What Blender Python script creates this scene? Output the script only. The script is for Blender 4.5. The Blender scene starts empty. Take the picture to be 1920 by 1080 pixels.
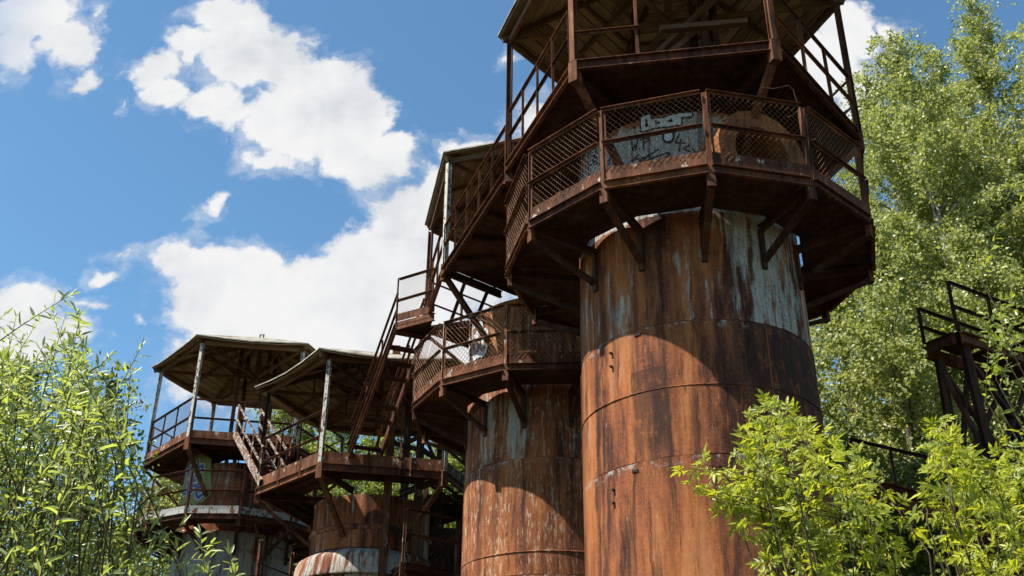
import bpy, bmesh, math, random
import numpy as np
from mathutils import Vector, Matrix, Quaternion
R = math.radians
sc = bpy.context.scene
COL = sc.collection

# ------------------------------------------------------------------ camera
PITCH, ROLL, FPX = R(27.45), R(-0.58), 1974.3
cd = bpy.data.cameras.new('camera'); cam = bpy.data.objects.new('camera', cd); COL.objects.link(cam)
cd.sensor_width = 36.0; cd.lens = FPX / 1920 * 36.0; cd.clip_start = .05; cd.clip_end = 3000
cam.rotation_mode = 'QUATERNION'
cam.rotation_quaternion = Quaternion((1, 0, 0), math.pi / 2 + PITCH) @ Quaternion((0, 0, 1), -ROLL)
sc.camera = cam
GZ = -1.65            # ground level: the eye is at 0

def ray(px, py):
    U = (px - 960) / FPX; V = (540 - py) / FPX
    u = U * math.cos(ROLL) + V * math.sin(ROLL); v = -U * math.sin(ROLL) + V * math.cos(ROLL)
    return Vector((u, math.cos(PITCH) - v * math.sin(PITCH), math.sin(PITCH) + v * math.cos(PITCH)))
def at(px, py, y):
    d = ray(px, py); return d * (y / d.y)
def atz(px, py, z):
    d = ray(px, py); return d * (z / d.z)

# ------------------------------------------------------------------ light
SUN_AZ, SUN_EL = R(247.5), R(55)          # azimuth clockwise from +Y
sdir = Vector((math.sin(SUN_AZ) * math.cos(SUN_EL), math.cos(SUN_AZ) * math.cos(SUN_EL), math.sin(SUN_EL)))
sl = bpy.data.lights.new('sun', 'SUN'); so = bpy.data.objects.new('sun', sl); COL.objects.link(so)
sl.energy = 5.0; sl.angle = R(.53); sl.color = (1, .94, .84)
so.rotation_mode = 'QUATERNION'; so.rotation_quaternion = sdir.to_track_quat('Z', 'Y'); so.location = sdir * 60
vs = sc.view_settings
vs.view_transform = 'Standard'; vs.look = 'None'; vs.gamma = 1; vs.use_curve_mapping = False
vs.exposure = 1.1

class NT:
    """small node-tree builder"""
    def __init__(s, tree): s.t = tree; s.n = tree.nodes; s.l = tree.links
    def add(s, kind, **kw):
        n = s.n.new(kind)
        for k, v in kw.items(): setattr(n, k, v)
        return n
    def put(s, sock, v):
        if hasattr(v, 'is_output') or isinstance(v, bpy.types.NodeSocket): s.l.new(v, sock)
        else: sock.default_value = v
    def math(s, op, a, b=0.0, c=None, clamp=False):
        n = s.add('ShaderNodeMath', operation=op); n.use_clamp = clamp
        s.put(n.inputs[0], a); s.put(n.inputs[1], b)
        if c is not None: s.put(n.inputs[2], c)
        return n.outputs[0]
    def vmath(s, op, a, b=None):
        n = s.add('ShaderNodeVectorMath', operation=op); s.put(n.inputs[0], a)
        if b is not None: s.put(n.inputs[1], b)
        return n.outputs[1] if op in ('LENGTH', 'DOT_PRODUCT', 'DISTANCE') else n.outputs[0]
    def map(s, vec, scale=(1, 1, 1), loc=(0, 0, 0), rot=(0, 0, 0)):
        n = s.add('ShaderNodeMapping'); s.put(n.inputs[0], vec)
        n.inputs['Scale'].default_value = scale; n.inputs['Location'].default_value = loc; n.inputs['Rotation'].default_value = rot
        return n.outputs[0]
    def noise(s, vec, scale=1., detail=4., rough=.55, dist=0.):
        n = s.add('ShaderNodeTexNoise'); s.put(n.inputs['Vector'], vec)
        n.inputs['Scale'].default_value = scale; n.inputs['Detail'].default_value = detail
        n.inputs['Roughness'].default_value = rough; n.inputs['Distortion'].default_value = dist
        return n.outputs[0]
    def ss(s, v, lo, hi, a=0., b=1.):
        n = s.add('ShaderNodeMapRange', interpolation_type='SMOOTHSTEP')
        s.put(n.inputs[0], v)
        for i, x in enumerate((lo, hi, a, b)): s.put(n.inputs[1 + i], x)
        return n.outputs[0]
    def ramp(s, v, stops):
        n = s.add('ShaderNodeValToRGB'); s.put(n.inputs[0], v); e = n.color_ramp.elements
        while len(e) < len(stops): e.new(.5)
        for el, (p, c) in zip(e, stops): el.position = p; el.color = (*c, 1)
        return n.outputs[0]
    def mix(s, f, a, b, blend='MIX'):
        n = s.add('ShaderNodeMix', data_type='RGBA', blend_type=blend)
        s.put(n.inputs[0], f)
        for i, x in ((6, a), (7, b)):
            s.put(n.inputs[i], (*x, 1) if isinstance(x, tuple) and len(x) == 3 else x)
        return n.outputs[2]

# ---- sky: Nishita with cumulus laid out by direction
w = bpy.data.worlds.new('World'); sc.world = w; w.use_nodes = True
T = NT(w.node_tree); T.n.clear()
sky = T.add('ShaderNodeTexSky', sky_type='NISHITA'); sky.sun_disc = False
sky.sun_elevation = SUN_EL; sky.sun_rotation = SUN_AZ; sky.air_density = 1.0; sky.dust_density = .4; sky.ozone_density = 1.0
bg = T.add('ShaderNodeBackground'); T.put(bg.inputs[0], T.mix(1., sky.outputs[0], (.70, .985, 1.05), 'MULTIPLY')); bg.inputs[1].default_value = .083
dirv = T.add('ShaderNodeTexCoord').outputs['Generated']
sep = T.add('ShaderNodeSeparateXYZ'); T.put(sep.inputs[0], dirv)
dy = T.math('MAXIMUM', sep.outputs[1], .02)
cmb = T.add('ShaderNodeCombineXYZ'); T.put(cmb.inputs[0], T.math('DIVIDE', sep.outputs[0], dy)); T.put(cmb.inputs[1], T.math('DIVIDE', sep.outputs[2], dy))
uv = cmb.outputs[0]
nz = T.add('ShaderNodeTexNoise'); T.put(nz.inputs['Vector'], uv); nz.inputs['Scale'].default_value = 7; nz.inputs['Detail'].default_value = 7; nz.inputs['Roughness'].default_value = .6
wob = T.vmath('SCALE', T.vmath('SUBTRACT', nz.outputs[1], (.5, .5, .5))); wob.node.inputs[3].default_value = .115
uvw = T.vmath('ADD', uv, wob)
CLOUDS = [  # px, py, rx, ry, turn in degrees (the photograph's pixels, turned into directions)
 (455,50,85,75,0),(480,110,120,85,10),(590,180,140,90,30),(665,205,85,100,0),(640,285,125,60,30),(735,290,60,55,40),(505,290,55,45,0),
 (350,95,55,40,20),(282,125,60,45,0),(325,180,50,50,40),(400,205,80,50,30),(520,235,120,60,30),
 (345,500,75,60,20),(400,530,100,85,0),(480,520,100,85,0),(580,530,110,90,-10),(680,470,80,80,-35),(745,400,70,80,-40),(520,660,240,120,0),(700,620,260,120,0),(430,560,130,100,0),(540,570,150,130,0),(660,540,150,110,-35),(760,450,120,110,-40),(820,370,80,80,-35),(880,300,60,50,-20),(600,660,260,90,0),(780,600,140,150,0),(390,640,60,40,0),(900,470,160,160,0),
 (60,30,95,85,0),(115,90,65,60,30),(20,90,50,80,0),(140,150,50,35,0),(185,40,16,36,10),(35,125,22,36,0),(165,150,22,22,0),
 (35,575,90,60,0),(20,640,160,60,0),(150,575,40,18,0),
 (395,388,34,20,-25),(222,472,38,12,-15),(190,520,34,20,-25),(938,108,20,16,-40),(258,597,24,11,0),(240,208,8,22,0),
 (1530,110,90,110,0),(1600,60,60,80,0),(1600,190,40,80,0),(1680,65,34,26,-20),(1500,240,110,80,0),(1010,220,70,60,0),
]
def uvof(px, py):
    d = ray(px, py); return d.x / d.y, d.z / d.y
dens = None
for (px, py, rx, ry, tn) in CLOUDS:
    u0, v0 = uvof(px, py); u1, v1 = uvof(px + 10, py); k = math.hypot(u1 - u0, v1 - v0) / 10
    m = T.add('ShaderNodeMapping', vector_type='TEXTURE'); T.put(m.inputs[0], uvw)
    m.inputs['Location'].default_value = (u0, v0, 0); m.inputs['Rotation'].default_value = (0, 0, R(-tn)); m.inputs['Scale'].default_value = (rx * k * 1.05, ry * k * 1.05, 1)
    d = T.math('SUBTRACT', 1.0, T.vmath('LENGTH', m.outputs[0]))
    d = T.math('MULTIPLY', d, min(1.45, 0.22 + min(rx, ry) / 65))
    if min(rx, ry) < 24: d = T.math('SUBTRACT', d, .07)
    if dens is None: dens = d
    else: dens = T.math('SMOOTH_MAX', dens, d, .12)
fine = T.noise(uv, 16, 8, .62)
vf = T.noise(T.vmath('ADD', uv, wob), 40, 7, .62)
vo = T.add('ShaderNodeTexVoronoi', feature='SMOOTH_F1'); T.put(vo.inputs['Vector'], uvw); vo.inputs['Scale'].default_value = 21
vo2 = T.add('ShaderNodeTexVoronoi', feature='SMOOTH_F1'); T.put(vo2.inputs['Vector'], uvw); vo2.inputs['Scale'].default_value = 47
bil = T.math('ADD', T.math('MULTIPLY', vo.outputs['Distance'], .65), T.math('MULTIPLY', vo2.outputs['Distance'], .35))
dens = T.math('ADD', dens, T.math('MULTIPLY', T.math('SUBTRACT', .40, bil), .55))
dens = T.math('ADD', dens, T.math('MULTIPLY', T.math('SUBTRACT', fine, .5), 1.1))
dens = T.math('ADD', dens, T.math('MULTIPLY', T.math('SUBTRACT', vf, .5), .75))
wisp = T.math('MULTIPLY', T.ss(T.math('ADD', dens, T.math('MULTIPLY', T.math('SUBTRACT', vf, .5), .9)), -.42, .12), .42)
cl_here = T.math('MAXIMUM', T.math('POWER', T.ss(dens, -.08, .42), 1.3), T.math('MULTIPLY', wisp, T.ss(T.noise(uv, 9, 5, .6), .42, .62)))
# beyond the frame the same kind of broken cumulus goes on all round the sky
front = T.ss(sep.outputs[1], .35, .6)
gen = T.noise(T.map(dirv, (1, 1, 1.7)), 2.6, 8, .58)
cl_gen = T.math('MULTIPLY', T.ss(gen, .55, .70), T.ss(sep.outputs[2], .02, .12))
inb = T.math('MULTIPLY', front, T.math('MULTIPLY', T.ss(T.math('ABSOLUTE', cmb.inputs[0].links[0].from_socket), .75, .55), T.ss(T.math('DIVIDE', sep.outputs[2], dy), 1.15, .9)))
cmix = T.math('ADD', T.math('MULTIPLY', cl_here, inb), T.math('MULTIPLY', cl_gen, T.math('SUBTRACT', 1., inb)))
shade = T.noise(uv, 5.5, 5, .55)
ccol = T.ramp(T.math('ADD', T.math('MULTIPLY', shade, .62), T.math('ADD', T.math('MULTIPLY', fine, .22), T.math('MULTIPLY', T.math('SUBTRACT', .8, bil), .20))), [(.36, (.58, .60, .635)), (.46, (.715, .73, .75)), (.55, (.80, .80, .80))])
cbg = T.add('ShaderNodeBackground'); T.put(cbg.inputs[0], ccol); cbg.inputs[1].default_value = .53
mx = T.add('ShaderNodeMixShader'); T.put(mx.inputs[0], cmix); T.l.new(bg.outputs[0], mx.inputs[1]); T.l.new(cbg.outputs[0], mx.inputs[2])
wo = T.add('ShaderNodeOutputWorld'); T.l.new(mx.outputs[0], wo.inputs[0])

# ------------------------------------------------------------------ materials
ALB = .68            # one scale for all surface colours, set against the exposure
def new_mat(name):
    m = bpy.data.materials.new(name); m.use_nodes = True; t = NT(m.node_tree)
    return m, t, m.node_tree.nodes['Principled BSDF']
def finish(t, b, col, rough=.8, bump=None, bs=.3, bd=.01, spec=.3):
    t.put(b.inputs['Base Color'], t.mix(1., col, (ALB, ALB, ALB), 'MULTIPLY')); t.put(b.inputs['Roughness'], rough); b.inputs['Specular IOR Level'].default_value = spec
    if bump is not None:
        n = t.add('ShaderNodeBump'); n.inputs['Strength'].default_value = bs; n.inputs['Distance'].default_value = bd
        t.put(n.inputs['Height'], bump); t.l.new(n.outputs[0], b.inputs['Normal'])

def shell_mat(name, vsplit, pu, pl, seed, tint=1.0, fl=.5, seams=(4.79, 6.89), pb=None, dark_patches=()):
    """rolled steel shell in metres round (u) and up (v): streaked rust with grey paint left above vsplit (share pu) and below (pl)"""
    m, t, b = new_mat(name)
    uvn = t.add('ShaderNodeUVMap').outputs[0]
    uv = t.map(uvn, loc=(seed, seed * .37, 0))
    wv = t.vmath('ADD', uv, t.vmath('MULTIPLY', t.vmath('SUBTRACT', t.noise(uv, 1.6, 3).node.outputs[1], (.5, .5, .5)), (.12, 0, 0)))
    s1 = t.noise(t.map(wv, (1.0, .07, 1)), 1.5, 3, .5)
    s2 = t.noise(t.map(wv, (4.5, .30, 1)), 1.6, 6, .66)
    s3 = t.noise(t.map(wv, (22, 1.1, 1)), 2, 4, .65)
    bl = t.noise(t.map(uv, (1.3, .34, 1)), 1.5, 9, .68)
    gr = t.noise(uv, 60, 3, .7)
    sepn = t.add('ShaderNodeSeparateXYZ'); t.put(sepn.inputs[0], uvn); v = sepn.outputs[1]
    k = t.math('ADD', t.math('MULTIPLY', s1, .44), t.math('ADD', t.math('MULTIPLY', s2, .20), t.math('MULTIPLY', bl, .36)))
    k = t.math('ADD', k, t.math('MULTIPLY', t.math('SUBTRACT', gr, .5), .17))
    k = t.math('ADD', k, t.math('MULTIPLY', t.math('SUBTRACT', t.noise(uv, 19, 4, .7), .5), .14))
    k = t.math('ADD', k, t.math('MULTIPLY', t.math('SUBTRACT', s3, .5), .09))
    k = t.math('ADD', t.math('MULTIPLY', t.math('SUBTRACT', k, .49), 1.35), .492)
    c = t.ramp(k, [(.38, (.036, .018, .013)), (.435, (.105, .040, .025)), (.475, (.21, .073, .036)), (.54, (.33, .110, .042)), (.60, (.46, .165, .056)), (.68, (.45, .205, .11))])
    s4 = t.noise(t.map(wv, (3.0, .24, 1), (7, 2, 0)), 1.9, 8, .68)
    c = t.mix(t.ss(s4, .54, .66, 0., .75), c, (.47, .165, .045))
    c = t.mix(t.ss(s4, .47, .37, 0., .8), c, (.062, .031, .022))
    run = t.math('MULTIPLY', t.ss(s2, .53, .64), t.ss(bl, .42, .58))
    c = t.mix(t.math('MULTIPLY', run, .35), c, (.33, .16, .085))
    flake = t.math('MULTIPLY', t.ss(t.noise(t.map(uv, (1.7, .42, 1), (2, 9, 0)), 10, 7, .74), .58 - .08 * (fl > .7), .66 - .08 * (fl > .7)), t.ss(s2, .44, .58))
    c = t.mix(t.math('MULTIPLY', flake, fl), c, (.66, .50, .34))
    for sm in seams:       # fresh orange rust that bleeds from under a seam
        below = t.math('MULTIPLY', t.ss(v, sm - .75, sm - .02), t.math('LESS_THAN', v, sm))
        c = t.mix(t.math('MULTIPLY', t.math('MULTIPLY', below, t.ss(s2, .44, .58)), t.ss(bl, .44, .62, 0., .75)), c, (.36, .13, .042))
        c = t.mix(t.math('MULTIPLY', t.math('MULTIPLY', t.ss(v, sm - .16, sm - .02), t.math('LESS_THAN', v, sm)), t.ss(t.noise(uv, 7, 6, .7), .52, .60)), c, (.38, .35, .31))
    # grey paint that hangs on above the seam
    hi = t.ss(v, vsplit - .02, vsplit + .02)
    amt = t.math('ADD', t.math('MULTIPLY', hi, pu - pl), pl)
    pk = t.math('ADD', t.math('MULTIPLY', s1, .40), t.math('ADD', t.math('MULTIPLY', s2, .36), t.math('MULTIPLY', t.noise(t.map(uv, (2.4, .55, 1), (5, 3, 0)), 2.2, 8, .70), .34)))
    for (u0, wu, gain, v0, v1) in (pb or ()):
        du = t.math('ABSOLUTE', t.math('SUBTRACT', sepn.outputs[0], u0))
        inside = t.math('MULTIPLY', t.ss(v, v0 - .03, v0 + .03), t.ss(v, v1 + .2, v1 - .1))
        amt = t.math('ADD', amt, t.math('MULTIPLY', t.math('MULTIPLY', t.ss(du, wu, wu * .35), inside), gain))
    pm = t.ss(t.math('ADD', pk, amt), .62, .68)
    pm = t.math('MULTIPLY', pm, t.ss(t.noise(uv, 24, 4, .7), .35, .46))
    pc = t.mix(t.ss(s3, .4, .62), (.36, .35, .315), (.55, .535, .475))
    pc = t.mix(t.math('MULTIPLY', t.ss(s2, .46, .38), .7), pc, (.20, .12, .075))
    c = t.mix(pm, c, pc)
    for (u0, wu, v0, v1, gain) in dark_patches:      # large dark patches with ragged, run-down edges
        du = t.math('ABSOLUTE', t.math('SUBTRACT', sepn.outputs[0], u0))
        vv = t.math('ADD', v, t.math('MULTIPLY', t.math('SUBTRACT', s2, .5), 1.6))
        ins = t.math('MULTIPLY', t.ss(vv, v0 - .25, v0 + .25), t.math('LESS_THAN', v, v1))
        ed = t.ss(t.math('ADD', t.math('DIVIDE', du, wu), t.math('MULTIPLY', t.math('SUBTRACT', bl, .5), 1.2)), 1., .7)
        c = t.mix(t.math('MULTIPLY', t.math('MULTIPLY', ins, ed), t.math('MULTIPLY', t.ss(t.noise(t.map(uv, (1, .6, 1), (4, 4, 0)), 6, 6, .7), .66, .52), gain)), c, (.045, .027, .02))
    # black runs under the seams
    dk = t.math('MULTIPLY', t.ss(t.noise(t.map(wv, (3.1, .16, 1), (9, 1, 0)), 1.7, 4, .5), .55, .66), .6)
    c = t.mix(dk, c, (.05, .028, .022))
    if tint != 1: c = t.mix(1., c, (tint, tint, tint), 'MULTIPLY')
    h = t.math('ADD', t.math('MULTIPLY', gr, .5), t.math('ADD', t.math('MULTIPLY', bl, 2.0), t.math('MULTIPLY', pm, .6)))
    h = t.math('ADD', h, t.math('MULTIPLY', t.noise(uv, 1.1, 2), 7.))
    finish(t, b, c, t.math('ADD', .68, t.math('MULTIPLY', gr, .25)), h, .45, .014, .10)
    return m

def steel_mat(name, stops, paint=0., pcol=(.5, .47, .40), sc_=1.0, speck=.5):
    m, t, b = new_mat(name)
    g = t.add('ShaderNodeNewGeometry').outputs['Position']
    a = t.noise(t.map(g, (1, 1, .5)), 3.2 * sc_, 6, .62); f = t.noise(g, 38 * sc_, 3, .65); s = t.noise(t.map(g, (9, 9, 1.1)), 1.6 * sc_, 5, .6)
    rnd = t.add('ShaderNodeObjectInfo').outputs['Random']
    k = t.math('ADD', t.math('MULTIPLY', a, .42), t.math('ADD', t.math('MULTIPLY', s, .38), t.math('MULTIPLY', f, .2)))
    k = t.math('ADD', k, t.math('MULTIPLY', t.math('SUBTRACT', rnd, .5), .10))
    c = t.ramp(k, stops)
    pn = t.noise(t.map(g, (1, 1, .6), (3, 7, 2)), 5.5 * sc_, 8, .7)
    pm = t.ss(t.math('ADD', pn, paint), .66, .70)
    pc = t.mix(t.ss(f, .4, .6), pcol, tuple(x * .8 for x in pcol))
    c = t.mix(pm, c, pc)
    h = t.math('ADD', f, t.math('MULTIPLY', pm, 1.2))
    finish(t, b, c, t.math('ADD', .66, t.math('MULTIPLY', f, .3)), h, .35, .006, .12)
    return m

RUST = [(.34, (.030, .014, .010)), (.44, (.080, .033, .019)), (.52, (.155, .060, .029)), (.60, (.25, .098, .046)), (.70, (.36, .19, .11))]
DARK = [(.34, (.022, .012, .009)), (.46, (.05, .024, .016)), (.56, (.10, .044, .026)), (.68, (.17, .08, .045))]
M = {}
M['rust'] = steel_mat('rusty angle iron', RUST, .0)
M['kick'] = steel_mat('rusty plate with paint flakes', RUST, .075, (.58, .50, .40))
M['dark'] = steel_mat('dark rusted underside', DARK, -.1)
M['peel'] = steel_mat('peeling pale paint', RUST, .225, (.64, .62, .54), 2.3)
M['greykick'] = steel_mat('grey painted plate', RUST, .23, (.50, .51, .47))
M['wire'] = steel_mat('rusty wire', [(.35, (.10, .045, .025)), (.5, (.27, .13, .065)), (.66, (.50, .38, .28))], -.2, sc_=2)
M['greysteel'] = steel_mat('weathered grey steel', [(p, tuple(x * .6 for x in c)) for p, c in RUST], .08, (.20, .21, .215))
M['peel2'] = steel_mat('half peeled stair paint', RUST, .15, (.60, .57, .49), 2.3)
M['tan'] = steel_mat('tan flaking rail', RUST, .14, (.46, .33, .23), 1.5)
M['beam'] = steel_mat('rusty beam', [(p, tuple(x * .8 for x in c)) for p, c in RUST], .02)
M['bentsheet'] = steel_mat('orange rust sheet', [(.36, (.16, .06, .025)), (.5, (.40, .15, .05)), (.62, (.52, .23, .085))], -.05)

def wood_mat(name, lo, mid, hi):
    m, t, b = new_mat(name)
    o = t.add('ShaderNodeTexCoord').outputs['Object']; rnd = t.add('ShaderNodeObjectInfo').outputs['Random']
    cx = t.add('ShaderNodeCombineXYZ'); t.put(cx.inputs[0], t.math('MULTIPLY', rnd, 37.)); t.put(cx.inputs[1], t.math('MULTIPLY', rnd, 11.))
    p = t.vmath('ADD', o, cx.outputs[0])
    g = t.noise(t.map(p, (.8, 14, 14)), 2.2, 6, .6); k = t.noise(p, 1.6, 5, .6); f = t.noise(t.map(p, (3, 60, 60)), 2, 3, .6)
    v = t.math('ADD', t.math('MULTIPLY', g, .45), t.math('ADD', t.math('MULTIPLY', k, .35), t.math('MULTIPLY', f, .2)))
    v = t.math('ADD', v, t.math('MULTIPLY', t.math('SUBTRACT', rnd, .5), .22))
    c = t.ramp(v, [(.3, lo), (.5, mid), (.7, hi)])
    finish(t, b, c, .85, t.math('ADD', g, f), .4, .006, .2)
    return m
M['plank'] = wood_mat('weathered roof boards', (.16, .10, .06), (.42, .285, .175), (.62, .47, .32))
M['timber'] = wood_mat('old timber', (.07, .035, .02), (.17, .09, .048), (.29, .175, .10))
def felt_mat():
    m, t, b = new_mat('pale flaking roof sheet')
    g = t.add('ShaderNodeNewGeometry').outputs['Position']
    a = t.noise(g, 2.5, 6, .6); f = t.noise(g, 22, 4, .65)
    c = t.ramp(t.math('ADD', t.math('MULTIPLY', a, .6), t.math('MULTIPLY', f, .4)), [(.36, (.11, .07, .045)), (.46, (.25, .22, .17)), (.58, (.46, .44, .37))])
    finish(t, b, c, .85, f, .4, .01, .2); return m
M['felt'] = felt_mat()
def flat_mat(name, c, rough=.7, var=.25, worn=False):
    m, t, b = new_mat(name); g = t.add('ShaderNodeNewGeometry').outputs['Position']
    n = t.noise(g, 14, 5, .65)
    col = t.mix(t.ss(n, .3, .7), tuple(x * (1 - var) for x in c), c)
    if worn: col = t.mix(t.ss(t.noise(t.map(g, (1, 1, .5)), 7, 8, .72), .575, .63), col, (.17, .085, .05))
    finish(t, b, col, rough); return m
for n, c in (('black', (.02, .02, .024)), ('white', (.74, .77, .78)), ('navy', (.025, .035, .07)), ('green', (.27, .33, .10)), ('blue', (.055, .15, .38)), ('rust', (.30, .11, .045))):
    M['paint_' + n] = flat_mat('spray paint ' + n, c, .7, .3, True)
M['painted_shade'] = flat_mat('soot inside a pipe', (.03, .018, .013), .9)  # near-black colour that paints in the shade inside pipe mouths and slots

def leaf_mat(name, dark, light, trans, rough=.42, tw=.45, spec=.5):
    m, t, b = new_mat(name)
    at_ = t.add('ShaderNodeAttribute'); at_.attribute_name = 'tone'
    dark, light, trans = (tuple(x * ALB for x in q) for q in (dark, light, trans))
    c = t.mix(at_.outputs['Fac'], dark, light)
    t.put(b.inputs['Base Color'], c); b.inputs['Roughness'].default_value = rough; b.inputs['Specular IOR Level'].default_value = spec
    tr = t.add('ShaderNodeBsdfTranslucent'); t.put(tr.inputs[0], t.mix(at_.outputs['Fac'], tuple(x * .7 for x in trans), trans))
    mxs = t.add('ShaderNodeMixShader'); mxs.inputs[0].default_value = tw
    t.l.new(b.outputs[0], mxs.inputs[1]); t.l.new(tr.outputs[0], mxs.inputs[2])
    t.l.new(mxs.outputs[0], t.n['Material Output'].inputs[0]); return m
M['birch_leaf'] = leaf_mat('birch leaves', (.12, .155, .032), (.60, .63, .25), (.70, .76, .11), .42, .44, .4)
M['far_leaf'] = leaf_mat('far leaves', (.09, .14, .022), (.38, .43, .10), (.58, .66, .07), .45, .46, .4)
M['willow_leaf'] = leaf_mat('willow leaves', (.13, .18, .04), (.60, .66, .34), (.74, .86, .12), .36, .47, .55)
M['maple_leaf'] = leaf_mat('ash leaved maple leaves', (.16, .22, .018), (.57, .61, .07), (.88, .92, .04), .42, .48, .4)
M['shrub_leaf'] = leaf_mat('shrub leaves', (.15, .22, .02), (.44, .51, .07), (.66, .76, .05), .40, .47, .4)
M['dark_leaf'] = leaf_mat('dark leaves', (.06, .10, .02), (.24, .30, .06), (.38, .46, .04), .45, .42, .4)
def bark_mat(name, a, b_, white=None):
    m, t, b = new_mat(name); g = t.add('ShaderNodeNewGeometry').outputs['Position']
    n = t.noise(t.map(g, (1, 1, 2.5)), 6, 5, .65); c = t.mix(t.ss(n, .35, .65), a, b_)
    if white: c = t.mix(t.ss(t.noise(t.map(g, (2, 2, 7)), 3, 4), .42, .5), c, white)
    finish(t, b, c, .85, n, .5, .02, .2); return m
M['bark'] = bark_mat('grey brown bark', (.07, .05, .035), (.16, .125, .09))
M['birch_bark'] = bark_mat('birch bark', (.05, .045, .04), (.2, .18, .16), (.62, .60, .56))
M['stem'] = bark_mat('brown stems', (.06, .05, .025), (.15, .12, .06))
def ground_mat():
    m, t, b = new_mat('rough grass and soil'); g = t.add('ShaderNodeNewGeometry').outputs['Position']
    n = t.noise(g, .25, 8, .65); f = t.noise(g, 6, 5, .7)
    c = t.ramp(t.math('ADD', t.math('MULTIPLY', n, .6), t.math('MULTIPLY', f, .4)), [(.36, (.12, .095, .065)), (.5, (.105, .095, .05)), (.62, (.06, .075, .028))])
    finish(t, b, c, .95, f, .6, .05, .1); return m
M['ground'] = ground_mat()

# ------------------------------------------------------------------ mesh helpers
def mesh_from(name, verts, faces, mat, smooth=False):
    me = bpy.data.meshes.new(name); me.from_pydata([tuple(v) for v in verts], [], faces); me.update()
    if mat is not None: me.materials.append(mat)
    if smooth: me.polygons.foreach_set('use_smooth', [True] * len(me.polygons))
    return me
def link(name, me, parent=None, loc=(0, 0, 0), rz=0., mat4=None):
    o = bpy.data.objects.new(name, me); COL.objects.link(o)
    if parent is not None: o.parent = parent
    if mat4 is not None: o.matrix_local = mat4
    else: o.location = loc; o.rotation_euler = (0, 0, rz)
    return o
def thing(name, label, cat, loc=(0, 0, 0), rz=0., group=None):
    o = bpy.data.objects.new(name, None); COL.objects.link(o); o.location = loc; o.rotation_euler = (0, 0, rz); o.empty_display_size = .3
    o['label'] = label; o['category'] = cat
    if group: o['group'] = group
    return o
class MB:
    def __init__(s): s.v = []; s.f = []
    def ext(s, prof, p, q, up=(0, 0, 1), cap=True):
        """sweep a 2-D outline (across, up) from p to q"""
        p = Vector(p); q = Vector(q); d = (q - p).normalized(); u = Vector(up); u = u - d * u.dot(d)
        if u.length < 1e-4: u = Vector((0, 1, 0)) - d * d.y
        u.normalize(); x = u.cross(d); x.normalize(); n = len(prof); b = len(s.v)
        for e in (p, q):
            for a, c in prof: s.v.append(e + x * a + u * c)
        for i in range(n):
            j = (i + 1) % n; s.f.append((b + i, b + j, b + n + j, b + n + i))
        if cap: s.f.append(tuple(range(b + n - 1, b - 1, -1))); s.f.append(tuple(range(b + n, b + 2 * n)))
        return s
    def bar(s, p, q, w_, h, up=(0, 0, 1)): return s.ext([(-w_ / 2, -h / 2), (w_ / 2, -h / 2), (w_ / 2, h / 2), (-w_ / 2, h / 2)], p, q, up)
    def ang(s, p, q, a=.06, t=.008, up=(0, 0, 1), fx=1):
        pr = [(0, 0), (a, 0), (a, t), (t, t), (t, a), (0, a)]
        if fx < 0: pr = [(-x, y) for x, y in reversed(pr)]
        return s.ext(pr, p, q, up)
    def chan(s, p, q, h=.16, b=.06, t=.009, up=(0, 0, 1), fx=1):
        pr = [(0, -h / 2), (b, -h / 2), (b, -h / 2 + t), (t, -h / 2 + t), (t, h / 2 - t), (b, h / 2 - t), (b, h / 2), (0, h / 2)]
        if fx < 0: pr = [(-x, y) for x, y in reversed(pr)]
        return s.ext(pr, p, q, up)
    def ibeam(s, p, q, h=.16, b=.1, t=.01, up=(0, 0, 1)):
        H, B = h / 2, b / 2
        return s.ext([(-B, -H), (B, -H), (B, -H + t), (t / 2, -H + t), (t / 2, H - t), (B, H - t), (B, H), (-B, H), (-B, H - t), (-t / 2, H - t), (-t / 2, -H + t), (-B, -H + t)], p, q, up)
    def tube(s, pts, rad, n=6):
        pts = [Vector(p) for p in pts]; rad = rad if isinstance(rad, (list, tuple)) else [rad] * len(pts); b = len(s.v)
        for i, p in enumerate(pts):
            d = (pts[min(i + 1, len(pts) - 1)] - pts[max(i - 1, 0)]).normalized()
            a = d.cross(Vector((.31, .17, .93)) if abs(d.z) < .9 else Vector((1, .2, 0))).normalized(); c = d.cross(a)
            for k in range(n):
                t = 2 * math.pi * k / n; s.v.append(p + (a * math.cos(t) + c * math.sin(t)) * rad[i])
        for i in range(len(pts) - 1):
            for k in range(n):
                k2 = (k + 1) % n; s.f.append((b + i * n + k, b + i * n + k2, b + (i + 1) * n + k2, b + (i + 1) * n + k))
        s.f.append(tuple(b + k for k in range(n - 1, -1, -1))); s.f.append(tuple(b + (len(pts) - 1) * n + k for k in range(n)))
        return s
    def box(s, lo, hi):
        x0, y0, z0 = lo; x1, y1, z1 = hi; b = len(s.v)
        s.v += [Vector(c) for c in ((x0, y0, z0), (x1, y0, z0), (x1, y1, z0), (x0, y1, z0), (x0, y0, z1), (x1, y0, z1), (x1, y1, z1), (x0, y1, z1))]
        s.f += [tuple(b + i for i in f) for f in ((0, 3, 2, 1), (4, 5, 6, 7), (0, 1, 5, 4), (1, 2, 6, 5), (2, 3, 7, 6), (3, 0, 4, 7))]
        return s
    def poly(s, pts, z0, z1):
        b = len(s.v); n = len(pts)
        s.v += [Vector((x, y, z0)) for x, y in pts] + [Vector((x, y, z1)) for x, y in pts]
        s.f.append(tuple(b + i for i in range(n - 1, -1, -1))); s.f.append(tuple(b + n + i for i in range(n)))
        for i in range(n):
            j = (i + 1) % n; s.f.append((b + i, b + j, b + n + j, b + n + i))
        return s
    def me(s, name, mat, smooth=False): return mesh_from(name, s.v, s.f, mat, smooth)
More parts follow.
